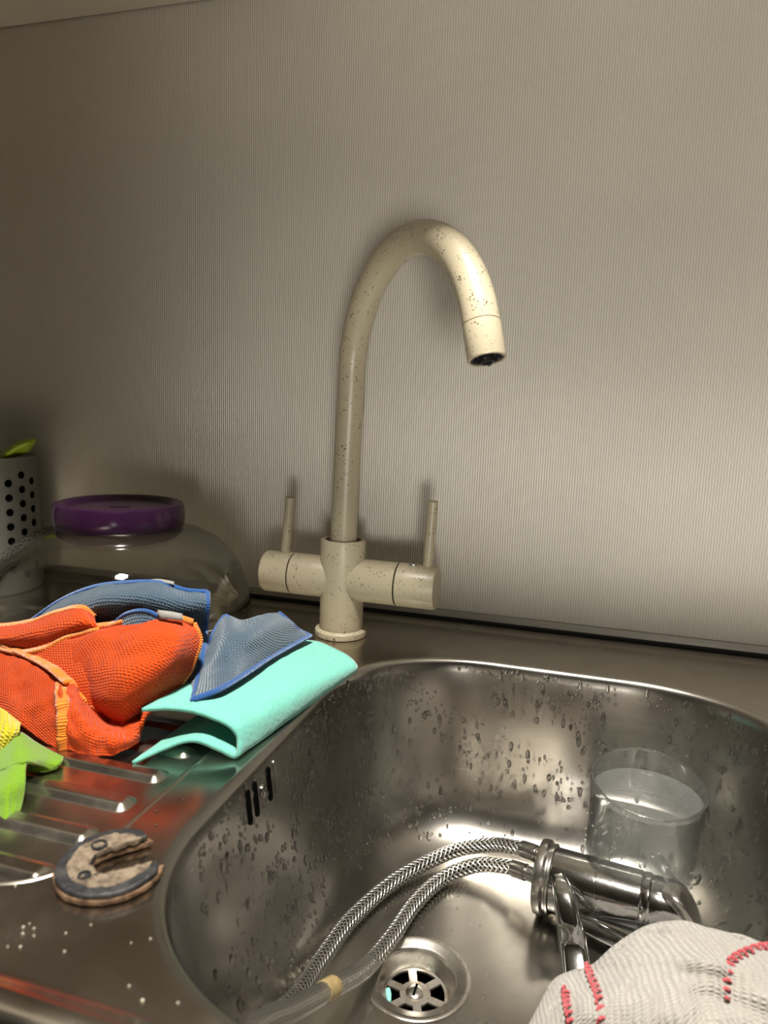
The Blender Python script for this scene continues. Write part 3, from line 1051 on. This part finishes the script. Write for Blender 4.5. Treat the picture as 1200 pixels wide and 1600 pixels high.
# orange cloth, crumpled
og = thing('microfibre_cloth', 'crumpled bright orange microfibre cloth with lighter orange hem on the drainer', 'cloth', (-0.09, -0.3, 0.0))
o1 = [[(-0.1471, -0.2960, 0.0370), (-0.1200, -0.2960, 0.0506), (-0.0949, -0.2950, 0.0589), (-0.0695, -0.2920, 0.0656), (-0.0478, -0.2880, 0.0688), (-0.0332, -0.2820, 0.0649)],
      [(-0.1212, -0.3060, 0.0424), (-0.1024, -0.3080, 0.0513), (-0.0817, -0.3090, 0.0591), (-0.0590, -0.3070, 0.0643), (-0.0371, -0.3010, 0.0657), (-0.0266, -0.2860, 0.0564)],
      [(-0.0991, -0.3180, 0.0389), (-0.0839, -0.3220, 0.0467), (-0.0641, -0.3260, 0.0533), (-0.0441, -0.3250, 0.0574), (-0.0291, -0.3150, 0.0565), (-0.0271, -0.2900, 0.0453)],
      [(-0.0886, -0.3240, 0.0319), (-0.0750, -0.3300, 0.0382), (-0.0545, -0.3360, 0.0443), (-0.0402, -0.3340, 0.0456), (-0.0319, -0.3200, 0.0425), (-0.0309, -0.2940, 0.0344)],
      [(-0.0863, -0.3260, 0.0223), (-0.0719, -0.3320, 0.0248), (-0.0549, -0.3360, 0.0287), (-0.0441, -0.3340, 0.0316), (-0.0389, -0.3200, 0.0293), (-0.0394, -0.2980, 0.0223)],
      [(-0.0810, -0.3220, 0.0146), (-0.0683, -0.3280, 0.0149), (-0.0584, -0.3300, 0.0127), (-0.0534, -0.3280, 0.0110), (-0.0521, -0.3160, 0.0124), (-0.0517, -0.3000, 0.0114)]]
o2 = [[(-0.2240, -0.2860, 0.0471), (-0.1840, -0.2920, 0.0356), (-0.1543, -0.3000, 0.0341), (-0.1284, -0.3100, 0.0338), (-0.1068, -0.3220, 0.0350)],
      [(-0.2087, -0.3020, 0.0227), (-0.1650, -0.3120, 0.0253), (-0.1343, -0.3220, 0.0266), (-0.1110, -0.3300, 0.0265), (-0.0897, -0.3400, 0.0290)],
      [(-0.1927, -0.3180, 0.0073), (-0.1478, -0.3300, 0.0175), (-0.1200, -0.3380, 0.0176), (-0.0976, -0.3440, 0.0169), (-0.0802, -0.3500, 0.0182)],
      [(-0.1864, -0.3250, -0.0096), (-0.1405, -0.3380, 0.0075), (-0.1131, -0.3460, 0.0060), (-0.0930, -0.3500, 0.0013), (-0.0787, -0.3510, 0.0001)]]
o3 = [[(-0.1096, -0.3200, 0.0330), (-0.0930, -0.3280, 0.0323), (-0.0830, -0.3300, 0.0253), (-0.0743, -0.3280, 0.0182), (-0.0598, -0.3280, 0.0154), (-0.0529, -0.3120, 0.0175)],
      [(-0.0898, -0.3400, 0.0274), (-0.0812, -0.3380, 0.0237), (-0.0745, -0.3350, 0.0160), (-0.0637, -0.3340, 0.0119), (-0.0513, -0.3340, 0.0115), (-0.0465, -0.3180, 0.0141)],
      [(-0.0803, -0.3500, 0.0166), (-0.0694, -0.3500, 0.0143), (-0.0582, -0.3500, 0.0114), (-0.0478, -0.3490, 0.0115), (-0.0410, -0.3420, 0.0115), (-0.0426, -0.3250, 0.0110)],
      [(-0.0787, -0.3510, 0.0001), (-0.0659, -0.3520, 0.0008), (-0.0524, -0.3520, 0.0020), (-0.0439, -0.3480, 0.0028), (-0.0403, -0.3400, 0.0058), (-0.0429, -0.3280, 0.0064)]]
o4 = [[(-0.2286, -0.2820, 0.0419), (-0.1903, -0.2850, 0.0441), (-0.1609, -0.2860, 0.0518), (-0.1367, -0.2870, 0.0620), (-0.1167, -0.2880, 0.0674), (-0.1074, -0.2880, 0.0621)],
      [(-0.2096, -0.3000, 0.0410), (-0.1738, -0.3020, 0.0433), (-0.1446, -0.3040, 0.0504), (-0.1225, -0.3050, 0.0584), (-0.1048, -0.3040, 0.0643), (-0.0960, -0.3000, 0.0616)],
      [(-0.2187, -0.2920, 0.0310), (-0.1802, -0.2960, 0.0336), (-0.1532, -0.3000, 0.0347), (-0.1330, -0.3020, 0.0408), (-0.1157, -0.3000, 0.0502), (-0.0942, -0.2960, 0.0575)]]
# curled lower right lip
o5 = [[(-0.0468, -0.3220, 0.0234), (-0.0444, -0.3120, 0.0206), (-0.0393, -0.3040, 0.0225)], [(-0.0394, -0.3300, 0.0204), (-0.0403, -0.3180, 0.0202), (-0.0380, -0.3060, 0.0209)],
      [(-0.0386, -0.3340, 0.0140), (-0.0423, -0.3200, 0.0157), (-0.0426, -0.3020, 0.0163)]]
o6 = [[(-0.1953, -0.2860, 0.0409), (-0.1237, -0.3040, 0.0486), (-0.0849, -0.3080, 0.0592)], [(-0.1731, -0.3040, 0.0189), (-0.1089, -0.3220, 0.0312), (-0.0700, -0.3280, 0.0382)], [(-0.1459, -0.3220, 0.0025), (-0.0945, -0.3310, 0.0136), (-0.0690, -0.3300, 0.0173)]]
cloth('orange_sheet', [patch_data(o6, 16, 16), patch_data(o1, 70, 60, 0.0030, 1.0, 50.0), patch_data(o2, 50, 50, 0.0045, 2.0, 48.0), patch_data(o3, 60, 50, 0.0055, 5.0, 70.0), patch_data(o4, 40, 24, 0.001, 8.0, 60.0), patch_data(o5, 14, 14, 0.0006, 9.0)], 'orange', og, 0.0020)
D1, D2, D3, D4 = (0.0030, 1.0, 50.0), (0.0045, 2.0, 48.0), (0.0055, 5.0, 70.0), (0.001, 8.0, 60.0)
hem(og, [Vector(p) + Vector((0, -0.0015, 0.001)) for p in o1[0]], 'orange_hem', 0.0034, disp=D1)
hem(og, o4[0], 'orange_hem', 0.0032, disp=D4)
hem(og, [Vector(p) + Vector((0, -0.003, 0.001)) for p in o4[2]], 'orange_hem', 0.0034, disp=D4)
hem(og, [r[0] for r in o3], 'orange_hem', 0.0042, flat=0.5, disp=D3)
hem(og, [Vector(p) + Vector((0, -0.003, 0.0015)) for p in o2[0][1:] + [o3[0][1]]], 'orange_hem', 0.0038, flat=0.6, disp=D2)
hem(og, o3[0][1:5], 'orange_hem', 0.0024, disp=D3)
hem(og, [r[5] for r in o1], 'orange_hem', 0.0022, disp=D1)

# yellow and green cloths at the left edge
yl = thing('microfibre_cloth', 'bright yellow waffle cloth showing at the left edge beside the orange cloth', 'cloth', (-0.13, -0.36, 0.0))
y_rows = [[(-0.1658, -0.3520, 0.0226), (-0.1385, -0.3540, 0.0246), (-0.1221, -0.3560, 0.0214), (-0.1119, -0.3570, 0.0169), (-0.1068, -0.3570, 0.0141)],
          [(-0.1516, -0.3660, 0.0077), (-0.1230, -0.3700, 0.0123), (-0.1078, -0.3710, 0.0149), (-0.1023, -0.3690, 0.0161), (-0.1011, -0.3640, 0.0149)],
          [(-0.1509, -0.3680, -0.0141), (-0.1198, -0.3740, -0.0034), (-0.1045, -0.3750, 0.0035), (-0.1017, -0.3720, 0.0085), (-0.1013, -0.3660, 0.0114)]]
cloth('yellow_sheet', [patch_data(y_rows, 30, 24, 0.001, 3.0)], 'yellow', yl, 0.003)

gr = thing('felt_cloth', 'lime green felt cloth draped at the left edge under the yellow cloth', 'cloth', (-0.09, -0.39, 0.0))
g1 = [[(-0.1635, -0.3560, -0.0074), (-0.1211, -0.3580, 0.0051), (-0.1084, -0.3580, 0.0097), (-0.0951, -0.3580, 0.0047), (-0.0819, -0.3600, 0.0022), (-0.0716, -0.3620, 0.0015)],
      [(-0.1418, -0.3760, -0.0084), (-0.0995, -0.3800, 0.0065), (-0.0857, -0.3800, 0.0132), (-0.0773, -0.3760, 0.0093), (-0.0731, -0.3720, 0.0049), (-0.0674, -0.3690, 0.0025)],
      [(-0.1288, -0.3880, -0.0099), (-0.0858, -0.3940, 0.0068), (-0.0752, -0.3940, 0.0121), (-0.0702, -0.3920, 0.0139), (-0.0721, -0.3800, 0.0060), (-0.0706, -0.3740, 0.0013)]]
g2 = [[(-0.1288, -0.3880, -0.0099), (-0.0858, -0.3940, 0.0068), (-0.0761, -0.3940, 0.0120), (-0.0711, -0.3910, 0.0140)],
      [(-0.1134, -0.4020, -0.0071), (-0.0700, -0.4100, 0.0087), (-0.0636, -0.4080, 0.0110), (-0.0620, -0.4020, 0.0096)],
      [(-0.1074, -0.4080, -0.0157), (-0.0645, -0.4160, 0.0025), (-0.0599, -0.4140, 0.0037), (-0.0588, -0.4080, 0.0020)],
      [(-0.1011, -0.4140, -0.0182), (-0.0598, -0.4210, -0.0017), (-0.0560, -0.4200, -0.0015), (-0.0547, -0.4160, -0.0025)]]
g3 = [[(-0.0819, -0.3780, 0.0036), (-0.0767, -0.3760, 0.0024), (-0.0723, -0.3720, 0.0031), (-0.0669, -0.3680, 0.0041)],
      [(-0.0811, -0.3780, 0.0002), (-0.0750, -0.3770, 0.0001), (-0.0715, -0.3740, -0.0004), (-0.0697, -0.3700, 0.0002)]]
cloth('green_sheet', [patch_data(g1, 40, 24, 0.0010, 5.0), patch_data(g2, 24, 30, 0.0016, 7.0, 70.0), patch_data(g3, 16, 8, 0.0008, 2.0, 120.0)], 'green', gr, 0.0022)

# ------------------------------------------------------------------ horseshoe bracket
hb_c = Vector((0.0180, -0.4370, 0.006))
hb = thing('mounting_bracket', 'rusty horseshoe shaped bracket with black rubber gasket and limescale on the steel deck', 'bracket', (hb_c.x, hb_c.y, 0.0))
OPEN = math.radians(47)
def horseshoe(r_out, w_slot, n=28, lip=0.0, jitter=0.0, seed=0, slot_depth=0.0, ends=None):
    """plan outline: round outside, U slot open towards +x, then turned by OPEN"""
    rnd = random.Random(seed)
    hw = w_slot / 2
    pts = []
    end_x = ends if ends is not None else r_out * 0.80
    a0 = math.acos(min(0.999, end_x / r_out))
    for k in range(n + 1):
        a = a0 + (2 * PI - 2 * a0) * k / n
        pts.append((r_out * math.cos(a), r_out * math.sin(a)))
    # lower arm end, slot, upper arm end
    inner_r = hw
    cx = slot_depth
    pts.append((end_x + 0.002, -hw - 0.0005))
    for k in range(9):
        a = -PI / 2 - PI * k / 8
        pts.append((cx + inner_r * math.cos(a), inner_r * math.sin(a)))
    pts.append((end_x + 0.002, hw + 0.0005))
    out = []
    for x, y in pts:
        x += rnd.uniform(-jitter, jitter)
        y += rnd.uniform(-jitter, jitter)
        out.append((x * math.cos(OPEN) - y * math.sin(OPEN), x * math.sin(OPEN) + y * math.cos(OPEN)))
    return out
crust_tex = bpy.data.textures.new('crust_lumps', 'CLOUDS')
crust_tex.noise_scale = 0.0040
crust_tex.noise_depth = 3
def slab(name, plan, z0, z1, material, parent, tilt=0.0, bevel=0.0006, c=hb_c, lumps=0.0):
    bm = bmesh.new()
    lo = [bm.verts.new((c.x + x, c.y + y, z0 + tilt * (y + 0.02))) for x, y in plan]
    fb = bm.faces.new(lo)
    ge = bmesh.ops.extrude_face_region(bm, geom=[fb])
    for x in ge['geom']:
        if isinstance(x, bmesh.types.BMVert):
            x.co.z += z1 - z0
    bmesh.ops.recalc_face_normals(bm, faces=bm.faces)
    o = from_bm(name, bm, material, parent, sharp=40)
    if bevel:
        b_ = o.modifiers.new('bevel', 'BEVEL')
        b_.width = bevel
        b_.segments = 2
        b_.limit_method = 'ANGLE'
    if lumps:
        rm = o.modifiers.new('remesh', 'REMESH')
        rm.mode = 'VOXEL'
        rm.voxel_size = 0.00045
        rm.use_smooth_shade = True
        dp = o.modifiers.new('lumps', 'DISPLACE')
        dp.texture = crust_tex
        dp.texture_coords = 'GLOBAL'
        dp.strength = lumps
        dp.mid_level = 0.5
    return o
slab('metal_plate', horseshoe(0.0240, 0.0180, jitter=0.0003, seed=1, slot_depth=0.0005), 0.0008, 0.0034, 'rust', hb, lumps=0.0010)
slab('rubber_gasket', horseshoe(0.0234, 0.0190, jitter=0.0002, seed=2, slot_depth=0.001, ends=0.0165), 0.0034, 0.0058, 'rubber', hb, 0.02, lumps=0.0008)
slab('limescale_crust', horseshoe(0.0186, 0.0185, jitter=0.0007, seed=3, slot_depth=0.0005, ends=0.0155), 0.0036, 0.0063, 'lime_scale', hb, 0.02, lumps=0.0026)
for k, (dx, dy, r_) in enumerate([(-0.0110, 0.0060, 0.0028), (-0.003, -0.0140, 0.0022)]):
    lathe('bolt_hole', [(r_ * 1.35, 0), (r_ * 1.3, 0.0007), (r_, 0.0007), (r_ * 0.9, -0.0002), (0, -0.0002)], 'rubber', hb, 14, hb_c + Vector((dx, dy, 0.0010)))

# ------------------------------------------------------------------ old chrome mixer tap in the basin
A0 = Vector((0.2013, -0.1952, -0.1232))
A1 = Vector((0.2839, -0.2098, -0.1200))
ax = (A1 - A0).normalized()
tap = thing('mixer_tap', 'old worn chrome mixer tap with two braided hoses lying in the basin', 'tap', (A0.x, A0.y, -0.15))
L_ = (A1 - A0).length
lathe('base_flange', [(0.0, -0.0030), (0.0235, -0.0030), (0.0252, -0.0022), (0.0258, 0.0), (0.0258, 0.0030), (0.0245, 0.0046), (0.0232, 0.0048), (0.0232, 0.0060), (0.0240, 0.0066), (0.0240, 0.0080), (0.0225, 0.0086)], 'chrome_dull', tap, 48, A0, ax)
lathe('tap_body', [(0.0215, 0.006), (0.0222, 0.009), (0.0220, 0.038), (0.0214, 0.0385), (0.0214, 0.0392), (0.0220, 0.0398), (0.0217, L_ - 0.016), (0.0210, L_ - 0.0155)], 'chrome', tap, 48, A0, ax)
cap = lathe('tap_cap', [(0.0206, L_ - 0.0160), (0.0216, L_ - 0.0145), (0.0216, L_ - 0.0105), (0.0206, L_ - 0.0095), (0.0208, L_ - 0.0080), (0.0210, L_ + 0.004), (0.0190, L_ + 0.011), (0.0140, L_ + 0.0155), (0.0, L_ + 0.0175)], 'chrome', tap, 40, A0, ax)

def ribbon_bar(name, pts, widths, heights, side, material, parent, n=40):
    """solid bar with rounded-rectangle section swept along pts"""
    P = spline(pts, n)
    Wd = [v.x for v in spline([(w_, 0, 0) for w_ in widths], n)]
    Hd = [v.x for v in spline([(h_, 0, 0) for h_ in heights], n)]
    v, f = [], []
    sec = rounded_rect(-1, 1, -1, 1, 0.55, 4, 2.0)
    m = len(sec)
    for i, p in enumerate(P):
        T = (P[min(i + 1, n)] - P[max(i - 1, 0)]).normalized()
        S = (Vector(side) - Vector(side).dot(T) * T).normalized()
        U = T.cross(S)
        for a, b in sec:
            v.append(p + S * a * Wd[i] * 0.5 + U * b * Hd[i] * 0.5)
    for i in range(n):
        for k in range(m):
            f.append((i * m + k, i * m + (k + 1) % m, (i + 1) * m + (k + 1) % m, (i + 1) * m + k))
    f.append(tuple(reversed(range(m))))
    f.append(tuple(n * m + k for k in range(m)))
    return finish(name, v, f, material, parent, sharp=45)
# spout of the old tap, pointing towards the viewer and down to the basin floor
ribbon_bar('tap_spout', [(0.2121, -0.2204, -0.1050), (0.2163, -0.2338, -0.1080), (0.2211, -0.2442, -0.1180), (0.2250, -0.2513, -0.1300), (0.2288, -0.2656, -0.1400)],
           [0.010, 0.0135, 0.0160, 0.0175, 0.0185], [0.008, 0.012, 0.013, 0.013, 0.012], ax, 'chrome', tap)
ribbon_bar('tap_shank', [(0.2283, -0.2152, -0.1340), (0.2431, -0.2219, -0.1330), (0.2611, -0.2307, -0.1310), (0.2817, -0.2425, -0.1290)],
           [0.013, 0.015, 0.016, 0.0165], [0.013, 0.015, 0.016, 0.0165], (0, 0, 1), 'chrome', tap)
ribbon_bar('tap_lever', [(0.2813, -0.2169, -0.0985), (0.2889, -0.2209, -0.0985), (0.2955, -0.2224, -0.1050), (0.3012, -0.2225, -0.1160), (0.3042, -0.2258, -0.1280)],
           [0.012, 0.017, 0.018, 0.016, 0.014], [0.005, 0.0055, 0.0055, 0.005, 0.004], (0.2, 0.95, 0.2), 'chrome_dull', cap)

h1 = [(0.2068, -0.1909, -0.1130), (0.1953, -0.1854, -0.1130), (0.1791, -0.1766, -0.1170), (0.1586, -0.1661, -0.1260), (0.1290, -0.1687, -0.1370), (0.0970, -0.2067, -0.1410), (0.0784, -0.2611, -0.1380), (0.0744, -0.3135, -0.1300), (0.0764, -0.3532, -0.1180), (0.0767, -0.3851, -0.1050), (0.0830, -0.4180, -0.0990), (0.0980, -0.4430, -0.1060), (0.1250, -0.4540, -0.1150), (0.1600, -0.4560, -0.1300)]
h2 = [(0.2015, -0.1963, -0.1250), (0.1891, -0.1907, -0.1260), (0.1733, -0.1831, -0.1300), (0.1511, -0.1787, -0.1370), (0.1277, -0.1940, -0.1430), (0.1140, -0.2285, -0.1430), (0.1078, -0.2688, -0.1400), (0.1018, -0.3100, -0.1310), (0.0936, -0.3511, -0.1120), (0.0886, -0.3941, -0.0880), (0.0882, -0.4358, -0.0600), (0.0985, -0.4560, -0.0560), (0.1230, -0.4640, -0.0680), (0.1550, -0.4640, -0.0920), (0.1850, -0.4580, -0.1200)]
for i, h in enumerate((h1, h2)):
    seg_n = 22 if i == 0 else 20
    pts = spline(h, seg_n * (len(h) - 1))
    start = 34 if i == 0 else 30
    if i == 0:
        ho = tube('braided_hose', pts[start:], 0.0055, 'braid', tap, n=20, sharp=180)
    else:
        ho = tube('braided_hose', pts[start:140], 0.0055, 'braid', tap, n=20, sharp=180)
        tube('hose_sleeve', pts[136:], 0.0056, 'sleeve', ho, n=20, sharp=180)
        tube('sticker_band', pts[158:165], 0.0059, 'sticker', ho, n=20, sharp=60)
    rad = []
    seg = pts[4:start + 4]
    for k in range(len(seg)):
        t = k / (len(seg) - 1)
        rad.append(0.0040 if t < 0.18 else (0.0056 if t < 0.45 else (0.0050 if t < 0.52 else 0.0063)))
    tube('hose_ferrule', seg, rad, 'chrome_dull', ho, n=20, sharp=30)

# ------------------------------------------------------------------ glass of water
g_rim = Vector((0.2685, -0.1829, -0.0430))
tilt = math.radians(9)
g_ax = Vector((0.02, -math.sin(tilt), math.cos(tilt))).normalized()
GH, GR = 0.104, 0.0392
g_base = g_rim - g_ax * GH
gl = thing('drinking_glass', 'clear drinking glass full of water standing in the basin behind the chrome tap', 'glass', g_base)
go = [(0.0, 0.0), (0.0345, 0.0), (0.0362, 0.0015), (0.0366, 0.006), (0.0375, 0.040), (0.0385, 0.075), (0.0392, 0.103), (0.0389, 0.1042), (0.0381, 0.1042), (0.0378, 0.103)]
gi = [(0.0371, 0.075), (0.0361, 0.040), (0.0352, 0.009), (0.0335, 0.0065), (0.0, 0.006)]
lathe('glass_wall', go + gi, 'glass', gl, 64, g_base, g_ax)
lathe('glass_rim', [(0.0385 + 0.0008 * math.cos(2 * PI * k / 12), 0.1040 + 0.0008 * math.sin(2 * PI * k / 12)) for k in range(13)], 'glass_rim', gl, 64, g_base, g_ax, 180)
def water_fill():
    n = 64
    prof_ = [(0.0, 0.0058), (0.0334, 0.0063), (0.0353, 0.009), (0.0362, 0.040), (0.0372, 0.075), (0.0374, 0.087)]
    v, f = lathe_data(prof_, n, g_base, g_ax)
    lvl = (g_base + g_ax * 0.0930).z
    for i in range(len(v) - n, len(v)):
        v[i] = v[i] + g_ax * ((lvl - v[i].z) / g_ax.z)
    f.append(tuple(range(len(v) - n, len(v))))
    v, f = outward(v, f)
    return finish('water', v, f, 'water', gl, sharp=40)
water_fill()

def glass_drops():
    rnd = random.Random(5)
    bm0 = bmesh.new()
    bmesh.ops.create_icosphere(bm0, subdivisions=1, radius=1.0)
    bv = [v.co.copy() for v in bm0.verts]
    bf = [tuple(x.index for x in f.verts) for f in bm0.faces]
    bm0.free()
    X = g_ax.orthogonal().normalized()
    Yv = g_ax.cross(X)
    V_, F_ = [], []
    for _ in range(520):
        a = rnd.uniform(0, 2 * PI)
        h = 0.006 + 0.080 * rnd.random()
        rad = 0.0366 + (0.0392 - 0.0366) * h / 0.103
        if rnd.random() < 0.35:
            rad -= 0.0017
        d = math.cos(a) * X + math.sin(a) * Yv
        t = g_ax.cross(d)
        r = 0.0003 + 0.0010 * rnd.random() ** 2.5
        p = g_base + g_ax * h + d * rad
        b = len(V_)
        for q in bv:
            V_.append(p + g_ax * q.x * r * 1.3 + t * q.y * r + d * q.z * r * 0.7)
        F_.extend(tuple(i + b for i in f) for f in bf)
    o = finish('water_droplets', V_, F_, 'drops', gl, sharp=180)
    o['kind'] = 'stuff'
glass_drops()

# ------------------------------------------------------------------ white rag
rg = thing('cotton_rag', 'off-white knitted cotton rag with red stitching heaped in the basin corner', 'rag', (0.27, -0.36, -0.15))
r_back = [(0.2116, -0.3151, -0.1480), (0.2226, -0.2741, -0.1480), (0.2393, -0.2647, -0.1400), (0.2558, -0.2604, -0.1300), (0.2736, -0.2440, -0.1250), (0.3000, -0.2292, -0.1250), (0.3226, -0.2302, -0.1250), (0.3583, -0.2286, -0.1300)]
r_0 = [(0.2031, -0.3459, -0.1100), (0.2149, -0.3129, -0.1050), (0.2330, -0.3083, -0.0960), (0.2457, -0.3045, -0.0820), (0.2623, -0.2969, -0.0720), (0.2847, -0.2945, -0.0660), (0.3046, -0.2959, -0.0660), (0.3368, -0.2920, -0.0720)]
r_1 = [(0.2018, -0.3677, -0.1000), (0.2192, -0.3409, -0.0900), (0.2343, -0.3436, -0.0780), (0.2490, -0.3407, -0.0660), (0.2645, -0.3355, -0.0580), (0.2826, -0.3317, -0.0540), (0.3003, -0.3314, -0.0540), (0.3296, -0.3279, -0.0600)]
r_2 = [(0.2015, -0.3806, -0.1050), (0.2210, -0.3647, -0.0860), (0.2365, -0.3730, -0.0700), (0.2500, -0.3702, -0.0600), (0.2642, -0.3673, -0.0540), (0.2805, -0.3657, -0.0500), (0.2977, -0.3599, -0.0520), (0.3263, -0.3540, -0.0600)]
r_3 = [(0.2028, -0.3937, -0.1150), (0.2212, -0.3829, -0.0960), (0.2384, -0.3896, -0.0800), (0.2514, -0.3855, -0.0700), (0.2657, -0.3836, -0.0640), (0.2816, -0.3804, -0.0620), (0.2980, -0.3762, -0.0640), (0.3267, -0.3687, -0.0750)]
r_4 = [(0.2065, -0.4006, -0.1400), (0.2246, -0.3890, -0.1400), (0.2428, -0.3873, -0.1350), (0.2565, -0.3842, -0.1300), (0.2712, -0.3836, -0.1250), (0.2880, -0.3782, -0.1250), (0.3057, -0.3712, -0.1300), (0.3348, -0.3633, -0.1350)]
rag_v, rag_f, rag_uv = patch_data([r_back, r_0, r_1, r_2, r_3, r_4], 110, 90, 0.0115, 4.0, 42.0)
cloth('rag_sheet', [(rag_v, rag_f, rag_uv)], 'rag', rg, 0.0024)

def on_rag(u, v_):
    j, i = min(int(u * 110), 109), min(int(v_ * 90), 89)
    k = j * 91 + i
    p, a, b = rag_v[k], rag_v[k + 91], rag_v[k + 1]
    nr = (a - p).cross(b - p).normalized()
    if nr.z < 0:
        nr = -nr
    return p + nr * 0.0018

def stitch(pts, turns, r_, amp):
    P = spline(pts, 160)
    T, Nn = frames(P)
    q = []
    for i, p in enumerate(P):
        a = 2 * PI * turns * i / 160
        B = T[i].cross(Nn[i])
        q.append(p + amp * (math.cos(a) * Nn[i] + math.sin(a) * B))
    return tube('red_stitching', q, r_, 'red', rg, n=6, sharp=180)
stitch([on_rag(0.285, 0.20), on_rag(0.292, 0.32), on_rag(0.296, 0.42), on_rag(0.298, 0.52), on_rag(0.298, 0.62), on_rag(0.298, 0.70)], 12, 0.0009, 0.0016)
stitch([on_rag(0.165, 0.38), on_rag(0.168, 0.46), on_rag(0.172, 0.54), on_rag(0.174, 0.62), on_rag(0.174, 0.70)], 9, 0.0009, 0.0016)
stitch([on_rag(0.96, 0.24), on_rag(0.92, 0.30), on_rag(0.88, 0.37), on_rag(0.84, 0.44), on_rag(0.815, 0.52), on_rag(0.80, 0.60)], 12, 0.0009, 0.0017)

# ------------------------------------------------------------------ water drops in the basin
def droplets():
    bm0 = bmesh.new()
    bmesh.ops.create_icosphere(bm0, subdivisions=2, radius=1.0)
    bv = [v.co.copy() for v in bm0.verts]
    bf = [tuple(x.index for x in f.verts) for f in bm0.faces]
    bm0.free()
    rnd = random.Random(11)
    V, Fc = [], []
    def add(p, nrm, r, stretch):
        z = nrm.normalized()
        x = Vector((0, 0, 1)) - z * z.z
        if x.length < 0.05:
            x = Vector((rnd.uniform(-1, 1), rnd.uniform(-1, 1), 0)).cross(z)
        x.normalize()
        y = z.cross(x)
        b = len(V)
        for q in bv:
            V.append(p + x * q.x * r * stretch + y * q.y * r + z * q.z * r * 0.75)
        Fc.extend(tuple(i + b for i in f) for f in bf)
    offs = [o for o, z in BASIN_PROFILE]
    ring_cache = {}
    def surf(u, off):
        z = wall_z(off)
        key = round(off, 4)
        if key not in ring_cache:
            ring_cache[key] = basin_ring(off, z)
        R = ring_cache[key]
        n = len(R)
        s = u * n
        i = int(s) % n
        return R[i].lerp(R[(i + 1) % n], s - int(s)), R, i
    # cumulative length of the rim so that drops spread evenly
    R0 = basin_ring(0.005, 0)
    L = [0.0]
    for i in range(len(R0)):
        L.append(L[-1] + (R0[(i + 1) % len(R0)] - R0[i]).length)
    def u_of(d):
        for i in range(len(R0)):
            if L[i + 1] >= d:
                return (i + (d - L[i]) / max(1e-9, L[i + 1] - L[i])) / len(R0)
        return 0.0
    cnt = 0
    while cnt < 2600:
        u = u_of(rnd.random() * L[-1])
        zt = -0.006 - 0.135 * rnd.random() ** 1.15
        for (a, za), (b_, zb) in zip(BASIN_PROFILE, BASIN_PROFILE[1:]):
            if zb <= zt <= za:
                off = a + (b_ - a) * (za - zt) / (za - zb)
        p, R, i = surf(u, round(off, 4))
        if p.y < -0.40:
            continue
        T = (R[(i + 1) % len(R)] - R[i - 1]).normalized()
        inward = Vector((-T.y, T.x, 0))
        if inward.dot(Vector((0.2, -0.3, 0)) - Vector((p.x, p.y, 0))) < 0:
            inward = -inward
        slope = (wall_z(off + 0.001) - wall_z(off - 0.001)) / 0.002
        nrm = Vector((inward.x * -slope, inward.y * -slope, 1.0)).normalized()
        r = 0.0007 + 0.0013 * rnd.random() ** 2.2
        if noise.noise(Vector((p.x * 25, p.y * 25, p.z * 25))) < -0.28:
            continue
        add(p, nrm, r, 1.0 + rnd.random() * 1.4)
        cnt += 1
    for _ in range(120):
        x, y = rnd.uniform(0.11, 0.31), rnd.uniform(-0.38, -0.16)
        if (Vector((x, y)) - DRAIN.xy).length < 0.04:
            continue
        add(Vector((x, y, -0.1502)), Vector((0, 0, 1)), rnd.uniform(0.0004, 0.0011), 1.0)
    o = finish('water_droplets', V, Fc, 'drops', sink, sharp=180)
    o['kind'] = 'stuff'
droplets()

# ------------------------------------------------------------------ crumbs on the deck
def crumb(p, r, m, label, group):
    bm0 = bmesh.new()
    bmesh.ops.create_icosphere(bm0, subdivisions=1, radius=r)
    rnd = random.Random(int(p[0] * 1e5))
    for v_ in bm0.verts:
        v_.co *= rnd.uniform(0.7, 1.15)
        v_.co.z *= 0.8
        v_.co += Vector((p[0], p[1], r * 0.7))
    tag(from_bm('crumb', bm0, m), label, 'crumb', group)
for p in [(0.0314, -0.4828, 0.0000), (0.0251, -0.4747, 0.0000), (0.0072, -0.4775, 0.0000), (0.0078, -0.4750, -0.0000), (0.0116, -0.4767, 0.0000), (0.0096, -0.4804, -0.0000), (0.0143, -0.4798, 0.0000), (-0.0147, -0.4587, 0.0000), (0.0091, -0.4876, -0.0000), (0.0139, -0.4863, 0.0000), (0.0314, -0.4677, -0.0000), (0.0525, -0.4708, 0.0000), (0.0647, -0.4890, 0.0000), (0.0732, -0.4930, 0.0000), (0.0854, -0.4898, 0.0000), (0.0584, -0.4667, 0.0000)]:
    crumb(p, random.uniform(0.0004, 0.0008), 'crumb', 'tiny pale crumb lying on the steel deck in the near left corner', 'pale crumbs on the steel deck')
for p in [(0.0161, -0.3998, 0.0000), (0.0163, -0.3749, 0.0000), (0.0093, -0.3890, -0.0000)]:
    crumb(p, 0.0006, 'crumb_dark', 'tiny dark speck on the steel deck between the bracket and the basin', 'dark specks on the steel deck')
